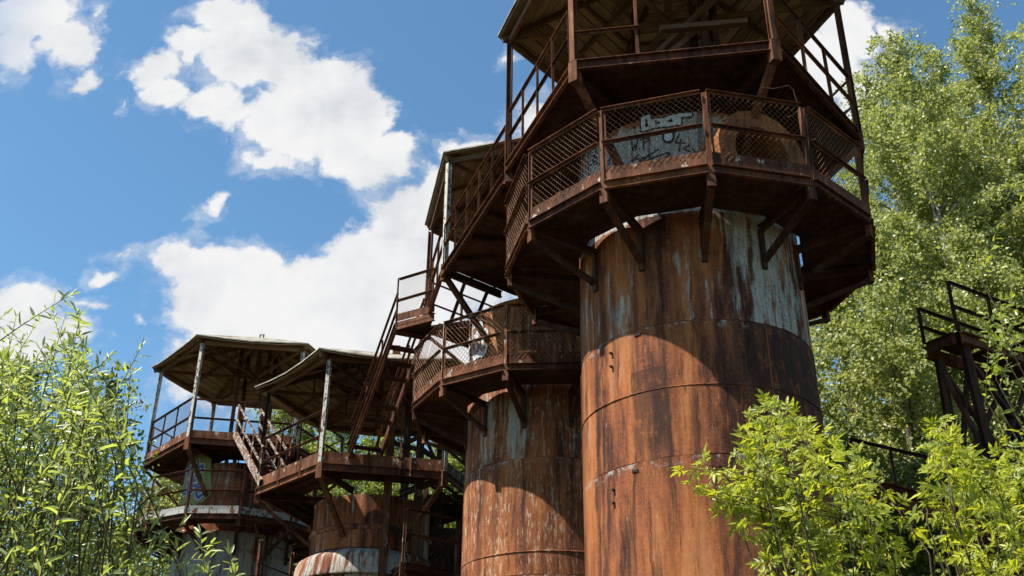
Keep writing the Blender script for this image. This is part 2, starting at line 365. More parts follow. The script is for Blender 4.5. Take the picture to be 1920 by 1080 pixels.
def rv(a, r): return (r * math.sin(a), -r * math.cos(a))      # angle 0 faces the viewer's side (-Y), + to the right
rnd = random.Random(7)

ground = link('ground', mesh_from('ground', [(-900, -900, 0), (900, -900, 0), (900, 900, 0), (-900, 900, 0)], [(0, 1, 2, 3)], M['ground']), None, (0, 0, GZ))
ground['kind'] = 'structure'
# ------------------------------------------------------------------ kiln towers
GRAF = [('c3','black',0.125,[(-28.1,10.528),(-27.8,10.75),(-25.0,10.76),(-24.3,10.66),(-24.0,10.519),(-28.1,10.528)]),('c3','black',0.125,[(-22.2,10.648),(-18.3,10.633),(-18.0,10.522),(-22.2,10.538),(-22.2,10.648)]),('c3','black',0.125,[(-16.3,10.629),(-11.8,10.67),(-11.5,10.518),(-16.2,10.514),(-16.3,10.629)]),('c3','black',0.125,[(-9.6,10.51),(-9.6,10.674),(-3.9,10.677)]),('c3','black',0.2,[(-15.3,10.348),(-15.5,10.233)]),('c3','white',0.07,[(-28.1,10.528),(-27.8,10.75),(-25.0,10.76),(-24.3,10.66),(-24.0,10.519),(-28.1,10.528)]),('c3','white',0.07,[(-22.2,10.648),(-18.3,10.633),(-18.0,10.522),(-22.2,10.538),(-22.2,10.648)]),('c3','white',0.07,[(-16.3,10.629),(-11.8,10.67),(-11.5,10.518),(-16.2,10.514),(-16.3,10.629)]),('c3','white',0.07,[(-9.6,10.51),(-9.6,10.674),(-3.9,10.677)]),('c3','white',0.13,[(-15.3,10.342),(-15.5,10.246)]),('c3','black',0.024,[(-34.8,10.372),(-34.6,10.172),(-33.2,10.272),(-32.6,10.154),(-31.5,10.37)]),('c3','black',0.024,[(-30.8,10.166),(-30.7,10.156)]),('c3','black',0.024,[(-28.6,10.128),(-28.2,10.339)]),('c3','black',0.024,[(-30.2,10.328),(-28.0,10.346),(-25.3,10.309),(-25.8,10.261),(-28.2,10.254)]),('c3','black',0.024,[(-9.9,10.303),(-12.3,10.133),(-7.6,10.115)]),('c3','black',0.024,[(-9.4,10.185),(-10.6,9.966)]),('c3','black',0.024,[(-5.6,10.06),(-8.8,10.004),(-5.3,9.938)]),('c3','black',0.024,[(-3.9,9.993),(-3.1,9.917),(-0.8,9.928),(0.7,9.986)]),('c3','black',0.024,[(-35.5,9.964),(-33.6,10.005),(-31.3,10.043)]),('c3','black',0.024,[(-34.3,9.976),(-28.7,9.962),(-31.6,9.904),(-25.5,9.995)]),('c3','black',0.024,[(-29.8,9.898),(-20.7,10.063)]),('c3','black',0.024,[(-27.4,9.885),(-20.0,9.935),(-15.4,9.957),(-16.2,9.885),(-18.1,9.872)]),('c2','white',0.085,[(-77.7,10.86),(-78.4,10.389),(-73.0,10.356)]),('c2','white',0.085,[(-70.7,10.746),(-71.4,10.368)]),('c2','white',0.085,[(-66.3,10.707),(-67.8,10.207)]),('c2','white',0.085,[(-67.4,10.419),(-64.3,10.373)]),('c2','white',0.085,[(-60.5,10.651),(-64.5,10.678),(-64.5,10.544),(-59.9,10.49),(-58.9,10.664)]),('c2','white',0.085,[(-62.5,10.4),(-58.6,10.342),(-59.2,10.441),(-62.0,10.46),(-62.5,10.383),(-61.0,10.301),(-58.0,10.286)]),('c2','white',0.085,[(-51.3,10.192),(-49.1,10.182),(-48.8,10.219),(-48.9,10.118),(-51.4,10.117)]),('c2','navy',0.045,[(-77.7,10.86),(-78.4,10.389),(-73.0,10.356)]),('c2','navy',0.045,[(-70.7,10.746),(-71.4,10.368)]),('c2','navy',0.045,[(-66.3,10.707),(-67.8,10.207)]),('c2','navy',0.045,[(-67.4,10.419),(-64.3,10.373)]),('c2','navy',0.045,[(-60.5,10.651),(-64.5,10.678),(-64.5,10.544),(-59.9,10.49),(-58.9,10.664)]),('c2','navy',0.045,[(-62.5,10.4),(-58.6,10.342),(-59.2,10.441),(-62.0,10.46),(-62.5,10.383),(-61.0,10.301),(-58.0,10.286)]),('c2','navy',0.045,[(-51.3,10.192),(-49.1,10.182),(-48.8,10.219),(-48.9,10.118),(-51.4,10.117)]),('c1','white',0.34,[(-86.2,10.858),(-82.3,10.029)]),('c1','white',0.34,[(-66.5,10.497),(-65.0,9.728)]),('c1','white',0.34,[(-59.5,10.309),(-59.5,9.716)]),('c1','white',0.34,[(-53.1,10.049),(-54.1,9.679)]),('c1','rust',0.075,[(-87.4,10.767),(-87.4,10.487)]),('c1','rust',0.075,[(-79.5,10.353),(-80.1,10.716),(-70.4,10.599)]),('c1','rust',0.075,[(-60.4,10.336),(-67.4,10.357),(-66.6,10.271)]),('c1','rust',0.075,[(-87.4,10.255),(-80.0,10.193)]),('c1','rust',0.075,[(-87.4,10.257),(-87.4,9.967)]),('c1','rust',0.075,[(-73.9,10.239),(-71.1,10.079),(-67.5,10.148)]),('c1','rust',0.075,[(-71.1,10.079),(-70.9,9.748)]),('c1','rust',0.075,[(-59.8,9.83),(-60.1,9.772),(-60.9,9.735),(-62.3,9.725),(-63.9,9.746),(-65.5,9.795),(-66.8,9.861),(-67.4,9.93),(-67.1,9.987),(-66.0,10.021),(-64.4,10.027),(-62.7,10.005),(-61.3,9.958),(-60.3,9.896),(-59.8,9.83)]),('c1','rust',0.075,[(-57.6,10.06),(-56.8,9.77),(-54.1,9.687),(-51.5,9.736),(-51.4,9.984)]),('c4','green',0.42,[(-72.3,10.882),(-52.6,9.517)]),('c4','green',0.42,[(-55.6,10.912),(-41.0,9.421)]),('c4','green',0.42,[(-43.7,10.917),(-31.8,9.372)]),('c4','green',0.42,[(-34.5,10.836),(-25.2,9.421)]),('c4','green',0.42,[(-27.3,10.718),(-20.9,9.521)]),('c4','white',0.2,[(-72.3,10.78),(-63.1,10.015)]),('c4','white',0.2,[(-58.7,10.737),(-52.2,10.242)]),('c4','white',0.2,[(-72.3,10.578),(-54.8,10.463)]),('c4','white',0.2,[(-47.6,10.505),(-45.3,10.19)]),('c4','white',0.2,[(-50.1,10.725),(-49.1,10.677)]),('c4','white',0.2,[(-38.5,10.502),(-44.0,10.499),(-42.6,10.33),(-37.2,10.315),(-36.4,10.133),(-41.2,10.084)]),('c4','white',0.2,[(-36.8,10.65),(-34.6,10.32)]),('c4','white',0.2,[(-35.2,10.422),(-29.6,10.452),(-28.4,10.308)]),('c4','white',0.2,[(-64.3,10.105),(-61.0,9.72),(-51.4,9.665)]),('c4','white',0.2,[(-50.0,10.047),(-46.1,9.647)]),('c4','white',0.2,[(-35.8,9.993),(-42.7,10.015),(-39.8,9.646)]),('c4','white',0.2,[(-42.4,9.857),(-35.6,9.836)]),('c4','white',0.2,[(-33.9,9.71),(-25.7,9.769),(-30.2,9.886),(-34.2,9.809),(-31.7,9.487),(-28.0,9.393),(-23.6,9.511)]),('c4','blue',0.11,[(-72.3,10.78),(-63.1,10.015)]),('c4','blue',0.11,[(-58.7,10.737),(-52.2,10.242)]),('c4','blue',0.11,[(-72.3,10.578),(-54.8,10.463)]),('c4','blue',0.11,[(-47.6,10.505),(-45.3,10.19)]),('c4','blue',0.11,[(-50.1,10.725),(-49.1,10.677)]),('c4','blue',0.11,[(-38.5,10.502),(-44.0,10.499),(-42.6,10.33),(-37.2,10.315),(-36.4,10.133),(-41.2,10.084)]),('c4','blue',0.11,[(-36.8,10.65),(-34.6,10.32)]),('c4','blue',0.11,[(-35.2,10.422),(-29.6,10.452),(-28.4,10.308)]),('c4','blue',0.11,[(-64.3,10.105),(-61.0,9.72),(-51.4,9.665)]),('c4','blue',0.11,[(-50.0,10.047),(-46.1,9.647)]),('c4','blue',0.11,[(-35.8,9.993),(-42.7,10.015),(-39.8,9.646)]),('c4','blue',0.11,[(-42.4,9.857),(-35.6,9.836)]),('c4','blue',0.11,[(-33.9,9.71),(-25.7,9.769),(-30.2,9.886),(-34.2,9.809),(-31.7,9.487),(-28.0,9.393),(-23.6,9.511)])]

def lathe(name, prof, mat, n=96, uvr=None):
    """turned shell; prof = [(radius, z above ground)], with UVs in metres"""
    vs_, fs, uvs = [], [], []
    for (r, z) in prof:
        for k in range(n + 1):
            a = 2 * math.pi * k / n - math.pi; vs_.append((r * math.sin(a), -r * math.cos(a), z))
    m = n + 1
    for i in range(len(prof) - 1):
        if prof[i] == prof[i + 1]: continue        # a repeated point is a hard edge
        for k in range(n): fs.append((i * m + k, i * m + k + 1, (i + 1) * m + k + 1, (i + 1) * m + k))
    me = mesh_from(name, vs_, fs, mat, True); ul = me.uv_layers.new(name='UVMap')
    rr = uvr or max(r for r, z in prof); L = 0.; dist = [0.]
    for i in range(1, len(prof)): dist.append(dist[-1] + math.hypot(prof[i][0] - prof[i - 1][0], prof[i][1] - prof[i - 1][1]))
    for l in me.loops:
        i, k = divmod(l.vertex_index, m); ul.data[l.index].uv = (2 * math.pi * k / n * rr, prof[i][1] + GZ + (0 if abs(prof[i][1] - prof[0][1]) > 1e-6 else 0))
    return me

def wire_panel(name, w_, h, cell, rad, mat, drop=0., ragged=True, seed=1):
    """diamond mesh: two families of thin wires, bent slightly out of plane where they cross"""
    r_ = random.Random(seed); mb = MB(); cx_, cz = cell, cell * 1.15; s = cz / cx_
    for fam in (1, -1):
        c = -h / s - w_
        k = math.floor((-w_ / 2 - h / s) / cx_)
        while k * cx_ < w_ / 2 + h / s:
            x0 = k * cx_; k += 1
            # line x = x0 + fam*z/s
            if r_.random() < drop: continue
            za, zb = 0., h
            zs = []
            for xb in (-w_ / 2, w_ / 2):
                zs.append((xb - x0) * s * fam)
            za = max(za, min(zs)); zb = min(zb, max(zs))
            if ragged: za -= r_.uniform(0, .06) if za == 0. else 0
            if zb - za < .02: continue
            y = .004 * fam
            p = (x0 + fam * za / s, y, za); q = (x0 + fam * zb / s, y, zb)
            pr = [(rad * math.cos(t), rad * math.sin(t)) for t in (math.pi / 2, math.pi * 7 / 6, math.pi * 11 / 6)]
            mb.ext(pr, p, q, (0, -1, 0), cap=False)
    return mb.me(name, mat)

PLANKS = {}
def make_roof(t, n_t, Re, ze, rise, rot, sag=0., felt=True, miss=()):
    """hexagonal pyramid roof: rafters, ties, king post, boards laid parallel to the eaves, thin pale sheet on top"""
    apo = Re * math.cos(R(30)); s = math.atan2(rise, apo); D = math.hypot(rise, apo); L = Re
    z = ze - GZ
    roof = link('roof', MB().bar((0, 0, z - .12), (0, 0, z + rise - .05), .12, .12, (0, 1, 0)).me('king_post', M['timber']), t)
    nrow = 16; wd = D / nrow
    for k in range(6):
        am = rot + (k + .5) * math.pi / 3
        X = Vector((math.cos(am), math.sin(am), 0)); Y = Vector((-math.sin(am), math.cos(am), 0)) * math.cos(s) + Vector((0, 0, math.sin(s))); Z = X.cross(Y)
        e0 = Vector((*rv(am, apo), z))
        for j in range(nrow - 1):
            if (k, j) in miss: continue
            key = (round(Re, 3), round(rise, 3), round(sag, 3), j)
            if key not in PLANKS:
                a, b = L / 2 * (1 - j / nrow) - .01, L / 2 * (1 - (j + 1) / nrow) - .01; g = .015; th = .026; mb = MB(); ns = 4 if sag else 1
                for i in range(ns + 1):
                    f = i / ns * 2 - 1; dz = -sag * (1 - f * f) * max(0, 1 - j / 6) if sag else 0
                    mb.v += [Vector((f * a, g * .5, dz)), Vector((f * b, wd - g, dz)), Vector((f * b, wd - g, dz + th)), Vector((f * a, g * .5, dz + th))]
                for i in range(ns):
                    o = i * 4
                    for p in range(4): q = (p + 1) % 4; mb.f.append((o + p, o + q, o + 4 + q, o + 4 + p))
                mb.f += [(3, 2, 1, 0), (ns * 4, ns * 4 + 1, ns * 4 + 2, ns * 4 + 3)]
                me_ = mb.me('plank', M['plank'])
                bm = bmesh.new(); bm.from_mesh(me_); bmesh.ops.recalc_face_normals(bm, faces=bm.faces); bm.to_mesh(me_); bm.free()
                PLANKS[key] = me_
            o = e0 + Y * (j * wd) + Z * rnd.uniform(-.006, .006)
            tilt = Matrix.Rotation(rnd.uniform(-.006, .006), 4, 'Z') @ Matrix.Rotation(rnd.uniform(-.01, .01), 4, 'X')
            mt = Matrix((X, Y, Z)).transposed().to_4x4(); mt.translation = o
            link('plank', PLANKS[key], roof, mat4=mt @ tilt)
        # hip and jack rafters, ties and struts
        ac = rot + k * math.pi / 3; dn = .085
        pe = Vector((*rv(ac, Re - .05), z - dn)); ap = Vector((0, 0, z + rise - dn))
        link('hip_rafter', MB().bar(pe, ap * .97 + pe * .03, .07, .12).me('hip_rafter', M['timber']), roof)
        pj = Vector((*rv(am, apo - .06), z - dn + .01)); link('jack_rafter', MB().bar(pj, ap * .93 + pj * .07, .06, .10).me('jack_rafter', M['timber']), roof)
        for fr in (.5,):
            a_, b_ = rot + k * math.pi / 3, rot + (k + 1) * math.pi / 3
            p0 = Vector((*rv(a_, Re * (1 - fr)), z + rise * fr - .06)); p1 = Vector((*rv(b_, Re * (1 - fr)), z + rise * fr - .06))
            d_ = (p1 - p0) * .04; link('purlin', MB().bar(p0 + d_, p1 - d_, .06, .07).me('purlin', M['timber']), roof)
        Rp = 3.2; zt = z + rise * (1 - Rp / Re) - .2
        b0 = Vector((*rv(ac, Rp), zt)); b1 = Vector((*rv(ac + math.pi / 3, Rp), zt))
        link('eave_beam', MB().bar(b0 + (b1 - b0) * .02, b1 - (b1 - b0) * .02, .08, .14).me('eave_beam', M['timber']), roof)
        link('tie_beam', MB().bar(b0, (0, 0, zt - .01), .07, .1).me('tie_beam', M['timber']), roof)
        m_ = pe.lerp(ap, .45)
        if n_t != 1: link('strut', MB().bar((b0.x * .06, b0.y * .06, zt + .05), m_, .06, .06).me('strut', M['rust']), roof)
        if n_t != 1: link('hanger', MB().bar((m_.x, m_.y, zt + .05), m_, .05, .05, (0, 1, 0)).me('hanger', M['timber']), roof)
    # sheet on top
    if felt:
        mb = MB(); Ro = Re + .05; n = 6
        ring = []
        for k in range(6):
            for f in range(4):
                a_, b_ = rot + k * math.pi / 3, rot + (k + 1) * math.pi / 3; p0 = Vector(rv(a_, Ro)); p1 = Vector(rv(b_, Ro)); p = p0.lerp(p1, f / 4)
                g = f / 4 * 2 - 1; ring.append((p.x, p.y, z + .045 - sag * (1 - g * g) - rnd.uniform(0, .02)))
        nr = len(ring); mid = [(x * .55, y * .55, z + .05 + rise * .45) for x, y, _ in ring]
        for dz in (0, .035): mb.v += [Vector((x, y, zz + dz)) for x, y, zz in ring] + [Vector((x, y, zz + dz)) for x, y, zz in mid] + [Vector((0, 0, z + rise + .05 + dz))]
        B = 2 * nr + 1
        for i in range(nr):
            j = (i + 1) % nr
            mb.f += [(j, i, nr + i, nr + j), (nr + j, nr + i, 2 * nr), (B + i, B + j, B + nr + j, B + nr + i), (B + nr + i, B + nr + j, B + 2 * nr), (i, j, B + j, B + i)]
        link('roof_sheet', mb.me('roof_sheet', M['felt']), roof)
    return roof

_cache = {}
def cached(key, fn):
    if key not in _cache: _cache[key] = fn()
    return _cache[key]

def gallery(t, zg, rot, Rg, r, kickm, skip=(), meshes=True, open_=(), kick=True, foot_z=None, wire_skip=(), cell=.095, railm='rust', wr=.0045):
    zf = zg - .24 - GZ; apo = Rg * math.cos(R(15)); w_ = 2 * Rg * math.sin(R(15)); rh = 1.34
    fz = (foot_z if foot_z is not None else zg - 1.1) - GZ
    for k in range(12):
        ac = rot + k * math.pi / 6; am = ac + math.pi / 12; kk = (k + 6) % 12 - 6
        dx = r - apo  # local panel frame: x along, -y outward
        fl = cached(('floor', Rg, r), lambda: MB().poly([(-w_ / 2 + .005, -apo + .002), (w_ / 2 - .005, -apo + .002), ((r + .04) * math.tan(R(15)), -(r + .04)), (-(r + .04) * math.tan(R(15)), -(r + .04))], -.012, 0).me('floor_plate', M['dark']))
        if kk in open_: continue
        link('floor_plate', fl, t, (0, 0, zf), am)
        link('edge_beam', cached(('eb', Rg), lambda: MB().chan((-w_ / 2 + .03, -apo, -.080), (w_ / 2 - .03, -apo, -.080), .15, .065, .009, fx=-1).me('edge_beam', M['rust'])), t, (0, 0, zf), am)
        if kk not in skip:
            kp = cached(('kp', Rg, kickm, k % 3), lambda: MB().box((-w_ / 2 + .04, -apo - .012, -.003), (w_ / 2 - .04, -apo - .002, .235)).me('kick_plate', M[kickm]))
            if kick: o = link('kick_plate', kp, t, (0, 0, zf), am); o.rotation_euler = (rnd.uniform(-.004, .004), 0, am)
            for nm, zz in (('top_rail', rh), ('mid_rail', rh - .62)):
                link(nm, cached((nm, Rg, railm), lambda: MB().ext([(-.06, -.009), (-.009, -.009), (-.009, -.05), (0, -.05), (0, 0), (-.06, 0)], (-w_ / 2 + .035, -apo - .03, 0), (w_ / 2 - .035, -apo - .03, 0)).me(nm, M[railm])), t, (0, 0, zf + zz + rnd.uniform(-.012, .012)), am + rnd.uniform(-.008, .008))
            if meshes and kk not in wire_skip:
                for q, (z0, z1) in enumerate(((.17, rh - .68), (rh - .61, rh - .04))):
                    me_ = cached(('wire', Rg, cell, wr, q, k % 3), lambda: wire_panel('wire_mesh', w_ - .12, z1 - z0, cell, wr, M['wire'], .06 if k % 3 == 0 else .02, True, 3 + k + q))
                    wo_ = link('wire_mesh', me_, t, (*rv(am, apo + .02), zf + z0), am); wo_['kind'] = 'stuff'
                    fx_ = cached(('fr', w_, q), lambda: MB().bar((-w_ / 2 + .07, 0, z0 + .02), (-w_ / 2 + .07, 0, z1 - .0), .03, .012, (0, 1, 0)).me('mesh_frame_bar', M['rust']))
                    link('mesh_frame_bar', fx_, t, (*rv(am, apo + .012), zf), am)
        if kk not in skip or (kk - 1 + 6) % 12 - 6 not in skip:
            po = cached(('post', railm), lambda: MB().ang((-.03, -.01, -.02), (-.03, -.01, rh), .065, .009, (0, 1, 0)).me('gallery_post', M[railm]))
            link('gallery_post', po, t, (*rv(ac, Rg - .01), zf), ac + rnd.uniform(-.05, .05))
            po2 = cached(('post2', railm), lambda: MB().bar((.028, -.012, -.02), (.028, -.012, rh - .01), .02, .055, (0, 1, 0)).me('gallery_post_plate', M[railm]))
            link('gallery_post_plate', po2, t, (*rv(ac, Rg - .01), zf), ac)
        # bracket under each corner
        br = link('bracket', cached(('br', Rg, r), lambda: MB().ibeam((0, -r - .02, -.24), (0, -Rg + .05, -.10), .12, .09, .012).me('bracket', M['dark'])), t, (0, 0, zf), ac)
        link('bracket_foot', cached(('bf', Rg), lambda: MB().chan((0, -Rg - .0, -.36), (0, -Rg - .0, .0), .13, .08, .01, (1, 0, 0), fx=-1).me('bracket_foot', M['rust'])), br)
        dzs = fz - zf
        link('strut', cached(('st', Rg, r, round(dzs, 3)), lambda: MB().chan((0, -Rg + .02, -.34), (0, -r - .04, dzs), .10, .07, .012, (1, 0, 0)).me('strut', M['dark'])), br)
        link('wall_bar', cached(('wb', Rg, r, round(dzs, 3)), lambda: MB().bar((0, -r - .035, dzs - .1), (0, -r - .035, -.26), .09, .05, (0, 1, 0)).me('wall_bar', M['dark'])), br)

def rail_run(t, p0, p1, nposts, h, mat='rust', meshy=False, mids=(.5,), ends=True, wire=None):
    """straight railing between two floor points given in t's frame"""
    p0 = Vector(p0); p1 = Vector(p1); d = p1 - p0
    for i in range(nposts + 2):
        if i in (0, nposts + 1) and not ends: continue
        q = p0 + d * (i / (nposts + 1)); link('rail_post', MB().ang(q, q + Vector((rnd.uniform(-.015, .015), 0, h)), .05, .008, d.cross(Vector((0, 0, 1)))).me('rail_post', M[mat]), t)
    up = Vector((0, 0, 1))
    for f in (1.,) + tuple(mids):
        o = up * (h * f); link('top_rail' if f == 1. else 'mid_rail', MB().ang(p0 + o, p1 + o, .055, .008, (0, 0, -1)).me('rail', M[mat]), t)
    if meshy:
        L_ = math.hypot(d.x, d.y); am = math.atan2(d.y, d.x)
        o = link('wire_mesh', wire_panel('wire_mesh', L_ - .06, h - .28, .09, .003, M['wire'], .02, False, 5), t, ((p0 + p1) / 2 + up * .24), am); o['kind'] = 'stuff'
        dz = d.z / L_
        if abs(dz) > .02: o.rotation_euler = (0, -math.atan(dz), am)

def deck(t, zp, rot, Rh, r, ze, Re, rise, panels, postm, tall=0., hole=.95, deckm='dark', plates=range(6), kicks=(), strut_dz=1.35):
    z = zp - GZ; apo = Rh * math.cos(R(30)); w_ = Rh
    for k in range(6):
        ac = rot + k * math.pi / 3; am = ac + math.pi / 6; kk = (k + 3) % 6 - 3
        if k in plates:
            ht = hole * math.tan(R(30))
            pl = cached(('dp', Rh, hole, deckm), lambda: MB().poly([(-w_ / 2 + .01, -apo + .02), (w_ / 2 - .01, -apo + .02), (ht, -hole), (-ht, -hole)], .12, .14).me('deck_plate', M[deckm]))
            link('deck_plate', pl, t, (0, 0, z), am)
        link('edge_beam', cached(('deb', Rh), lambda: MB().chan((-w_ / 2 + .05, -apo - .02, .08), (w_ / 2 - .05, -apo + .02, .08), .19, .075, .012, fx=-1).me('edge_beam', M['rust'])), t, (0, 0, z), am)
        for f in (.36, .68):
            yy = -apo * f - hole * (1 - f); hw = -yy * math.tan(R(30)) - .06
            link('joist', cached(('jo', Rh, f, hole), lambda: MB().ang((-hw, yy, .115), (hw, yy, .115), .07, .01, (0, 0, -1)).me('joist', M['dark'])), t, (0, 0, z), am)
        if kk in kicks:
            hk = tall or .24
            link('kick_plate', cached(('dk', Rh, hk), lambda: MB().box((-w_ / 2 + .03, -apo - .04, .185), (w_ / 2 - .03, -apo - .028, .185 + hk)).me('kick_plate', M['kick'])), t, (0, 0, z), am)
        br = link('bracket', cached(('dbr', Rh, r), lambda: MB().ibeam((0, -r + .35, -.0), (0, -Rh + .06, -.0), .16, .1, .012).me('bracket', M['dark'])), t, (0, 0, z), ac)
        link('corner_box', cached(('cb', Rh), lambda: MB().box((-.085, -Rh - .05, -.22), (.085, -Rh + .10, .19)).me('corner_box', M['rust'])), br)
        link('strut', cached(('ds', Rh, r, strut_dz), lambda: MB().chan((0, -Rh + .06, -.2), (0, -r - .03, -strut_dz), .13, .08, .012, (1, 0, 0)).me('strut', M['rust'])), br)
        zt = ze - GZ + rise * (1 - 3.2 / Re) - .26
        pm = postm if not isinstance(postm, dict) else postm.get(kk, 'rust')
        link('roof_post', MB().ang((-.05, -.05, .19), (-.05 + rnd.uniform(-.02, .02), -.05, zt - z), .105, .012, (0, 1, 0)).ang((.055, .055, .19), (.055, .055, zt - z), .1, .012, (0, -1, 0)).me('roof_post', M[pm]) if False else
             MB().ibeam((0, 0, .19), (rnd.uniform(-.02, .02), 0, zt - z), .11, .1, .012, (0, 1, 0)).me('roof_post', M[pm]), t, (*rv(ac, Rh - .0), z), ac)
        st = panels.get(kk)
        if st:
            a2 = ac + math.pi / 3; q0 = Vector((*rv(ac, Rh), z + .19)); q1 = Vector((*rv(a2, Rh), z + .19)); d = (q1 - q0).normalized() * .1
            rail_run(t, q0 + d, q1 - d, st.get('n', 2), st.get('h', 1.25), st.get('m', 'rust'), st.get('mesh', False), st.get('mids', (.52,)))
            for (f0, z0, f1, z1) in st.get('x', ()):
                link('brace', MB().bar(q0.lerp(q1, f0) + Vector((0, 0, z0)), q0.lerp(q1, f1) + Vector((0, 0, z1)), .045, .03).me('brace', M['rust']), t)

def shell_parts(t, r, secs, mat, beads=(), n=96):
    """secs = [(z0, z1, r0, r1)] in world heights"""
    for (z0, z1, r0, r1) in secs:
        a, b = z0 - GZ, z1 - GZ; m_ = max(2, int((b - a) / .6))
        pr = [(r0 + (r1 - r0) * i / m_, a + (b - a) * i / m_) for i in range(m_ + 1)]
        pr = [(r0 - .03, a), (r0, a)] + pr + [(r1, b), (r1 - .03, b)]
        me_ = lathe('shell_ring', pr, mat, n); ph = [rnd.uniform(0, 6) for _ in range(4)]
        for v_ in me_.vertices:        # the plate edges wander and the shell is slightly out of round
            an = math.atan2(v_.co.x, -v_.co.y); zz = v_.co.z
            k_ = 1 + .0022 * math.sin(3 * an + ph[0] + zz * .7) + .0016 * math.sin(7 * an + ph[1] - zz * 1.3)
            v_.co.x *= k_; v_.co.y *= k_
            if abs(zz - b) < 1e-4: v_.co.z += -.004 + .004 * math.sin(5 * an + ph[2]) + .003 * math.sin(19 * an + ph[3])
        link('shell_ring', me_, t)
    for an in (24, 118, -95):
        for (z0, z1, r0, r1) in secs[1:2]:
            link('vertical_seam', MB().bar((0, -max(r0, r1) - .004, z0 - GZ + .05), (0, -max(r0, r1) - .004, z1 - GZ - .05), .025, .012, (0, 1, 0)).me('vertical_seam', mat), t, (0, 0, 0), R(an))
    for (zz, rr, s_) in beads:
        pr = [(rr + s_ * math.cos(x) * 1., zz - GZ + s_ * math.sin(x)) for x in [R(q) for q in (-90, -45, 0, 45, 90)]]
        link('weld_bead', lathe('weld_bead', pr, mat, n), t)

def strokes(t, key, C, r, name):
    """hand-painted strokes wrapped round the shell; one mesh per colour"""
    off = {'green': .004, 'black': .005, 'white': .009, 'navy': .013, 'rust': .013, 'blue': .013}
    if key == 'c2': off['white'] = .006
    for (c, colr, wd, pts) in GRAF:
        if c != key: continue
        mb = MB(); o_ = off[colr]
        def put(u, z, e): mb.v.append(Vector((*rv(u / r, r + e), z - GZ)))
        P_ = [(R(a) * r, z) for a, z in pts]
        for i, (u, z) in enumerate(P_):
            o_ += .00012; b = len(mb.v)
            for q in range(10): put(u + wd / 2 * math.cos(q * .6283), z + wd / 2 * math.sin(q * .6283), o_)
            mb.f.append(tuple(range(b, b + 10)))
            if i + 1 < len(P_):
                u2, z2 = P_[i + 1]; d = math.hypot(u2 - u, z2 - z)
                if d < 1e-4: continue
                ns = max(1, int(d / .12)); nx, nz_ = -(z2 - z) / d * wd / 2, (u2 - u) / d * wd / 2; o_ += .00012; b = len(mb.v)
                for q in range(ns + 1):
                    f = q / ns; uu, zz = u + (u2 - u) * f, z + (z2 - z) * f; j = rnd.uniform(.92, 1.08)
                    put(uu + nx * j, zz + nz_ * j, o_); put(uu - nx * j, zz - nz_ * j, o_)
                for q in range(ns): o = b + 2 * q; mb.f.append((o, o + 1, o + 3, o + 2))
        off[colr] = o_
        me_ = mb.me(name, M['paint_' + colr]); bm = bmesh.new(); bm.from_mesh(me_)
        for f in bm.faces:
            c_ = f.calc_center_median(); f.normal_update()
            if f.normal.x * c_.x + f.normal.y * c_.y < 0: f.normal_flip()
        bm.to_mesh(me_); bm.free()
        link(name, me_, t)

def stub(t, r, ang_deg, z, rad, length, lip, mat):
    a = R(ang_deg); mb = MB(); n = 28
    for (yy, rr) in ((-r + .35, rad), (-r - length, rad), (-r - length, rad - lip), (-r + .3, rad - lip)):
        for k in range(n): x = 2 * math.pi * k / n; mb.v.append(Vector((rr * math.cos(x), yy, rr * math.sin(x))))
    for i in range(3):
        for k in range(n): k2 = (k + 1) % n; mb.f.append((i * n + k, i * n + k2, (i + 1) * n + k2, (i + 1) * n + k))
    s_ = link('pipe_stub', mb.me('pipe_stub', mat), t, (0, 0, z - GZ), a)
    link('pipe_mouth', mesh_from('pipe_mouth', [((rad - lip) * math.cos(2 * math.pi * k / n), -r + .25 - length * .2, (rad - lip) * math.sin(2 * math.pi * k / n)) for k in range(n)], [tuple(range(n))], M['painted_shade']), s_)

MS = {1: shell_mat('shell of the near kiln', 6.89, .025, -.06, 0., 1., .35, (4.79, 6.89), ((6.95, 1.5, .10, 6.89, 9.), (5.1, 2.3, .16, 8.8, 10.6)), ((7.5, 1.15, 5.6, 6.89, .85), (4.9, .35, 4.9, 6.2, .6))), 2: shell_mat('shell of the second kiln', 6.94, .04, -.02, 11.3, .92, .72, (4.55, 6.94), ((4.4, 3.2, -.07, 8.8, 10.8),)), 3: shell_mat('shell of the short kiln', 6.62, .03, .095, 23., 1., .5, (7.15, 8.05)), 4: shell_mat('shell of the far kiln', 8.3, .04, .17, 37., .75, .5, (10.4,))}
GRP = 'row of old kilns'
# -- kiln 1, the nearest
C1 = (3.063, 16.108); RG, RH = 3.144, 3.209
t1 = thing('kiln_tower', 'nearest and largest rusty kiln tower, grey paint streaked below its wire mesh gallery', 'kiln tower', (*C1, GZ), 0, GRP)
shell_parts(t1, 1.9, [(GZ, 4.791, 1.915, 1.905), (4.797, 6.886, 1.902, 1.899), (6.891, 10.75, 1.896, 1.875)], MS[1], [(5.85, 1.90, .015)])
gallery(t1, 9.063, R(-2.7), RG, 1.88, 'kick', cell=.095, wr=.0028)
deck(t1, 11.10, R(-40.4), RH, 1.88, 14.45, 3.42, 1.45, {-1: dict(n=3, h=1.2), 1: dict(n=2, h=1.2, x=((.78, .0, 1., .6), (.93, .0, 1.0, .35))), 2: dict(n=2), -3: dict(n=2)}, 'rust', hole=.95, deckm='dark')
make_roof(t1, 1, 3.42, 14.45, 1.45, R(-40.4), .0, miss={(0, 9), (0, 10), (0, 11), (1, 12), (3, 7)})
a0, a1 = R(-40.4), R(19.6); q0 = Vector((*rv(a0, RH), 11.29 - GZ)); q1 = Vector((*rv(a1, RH), 11.29 - GZ)); qm = q0.lerp(q1, .32)
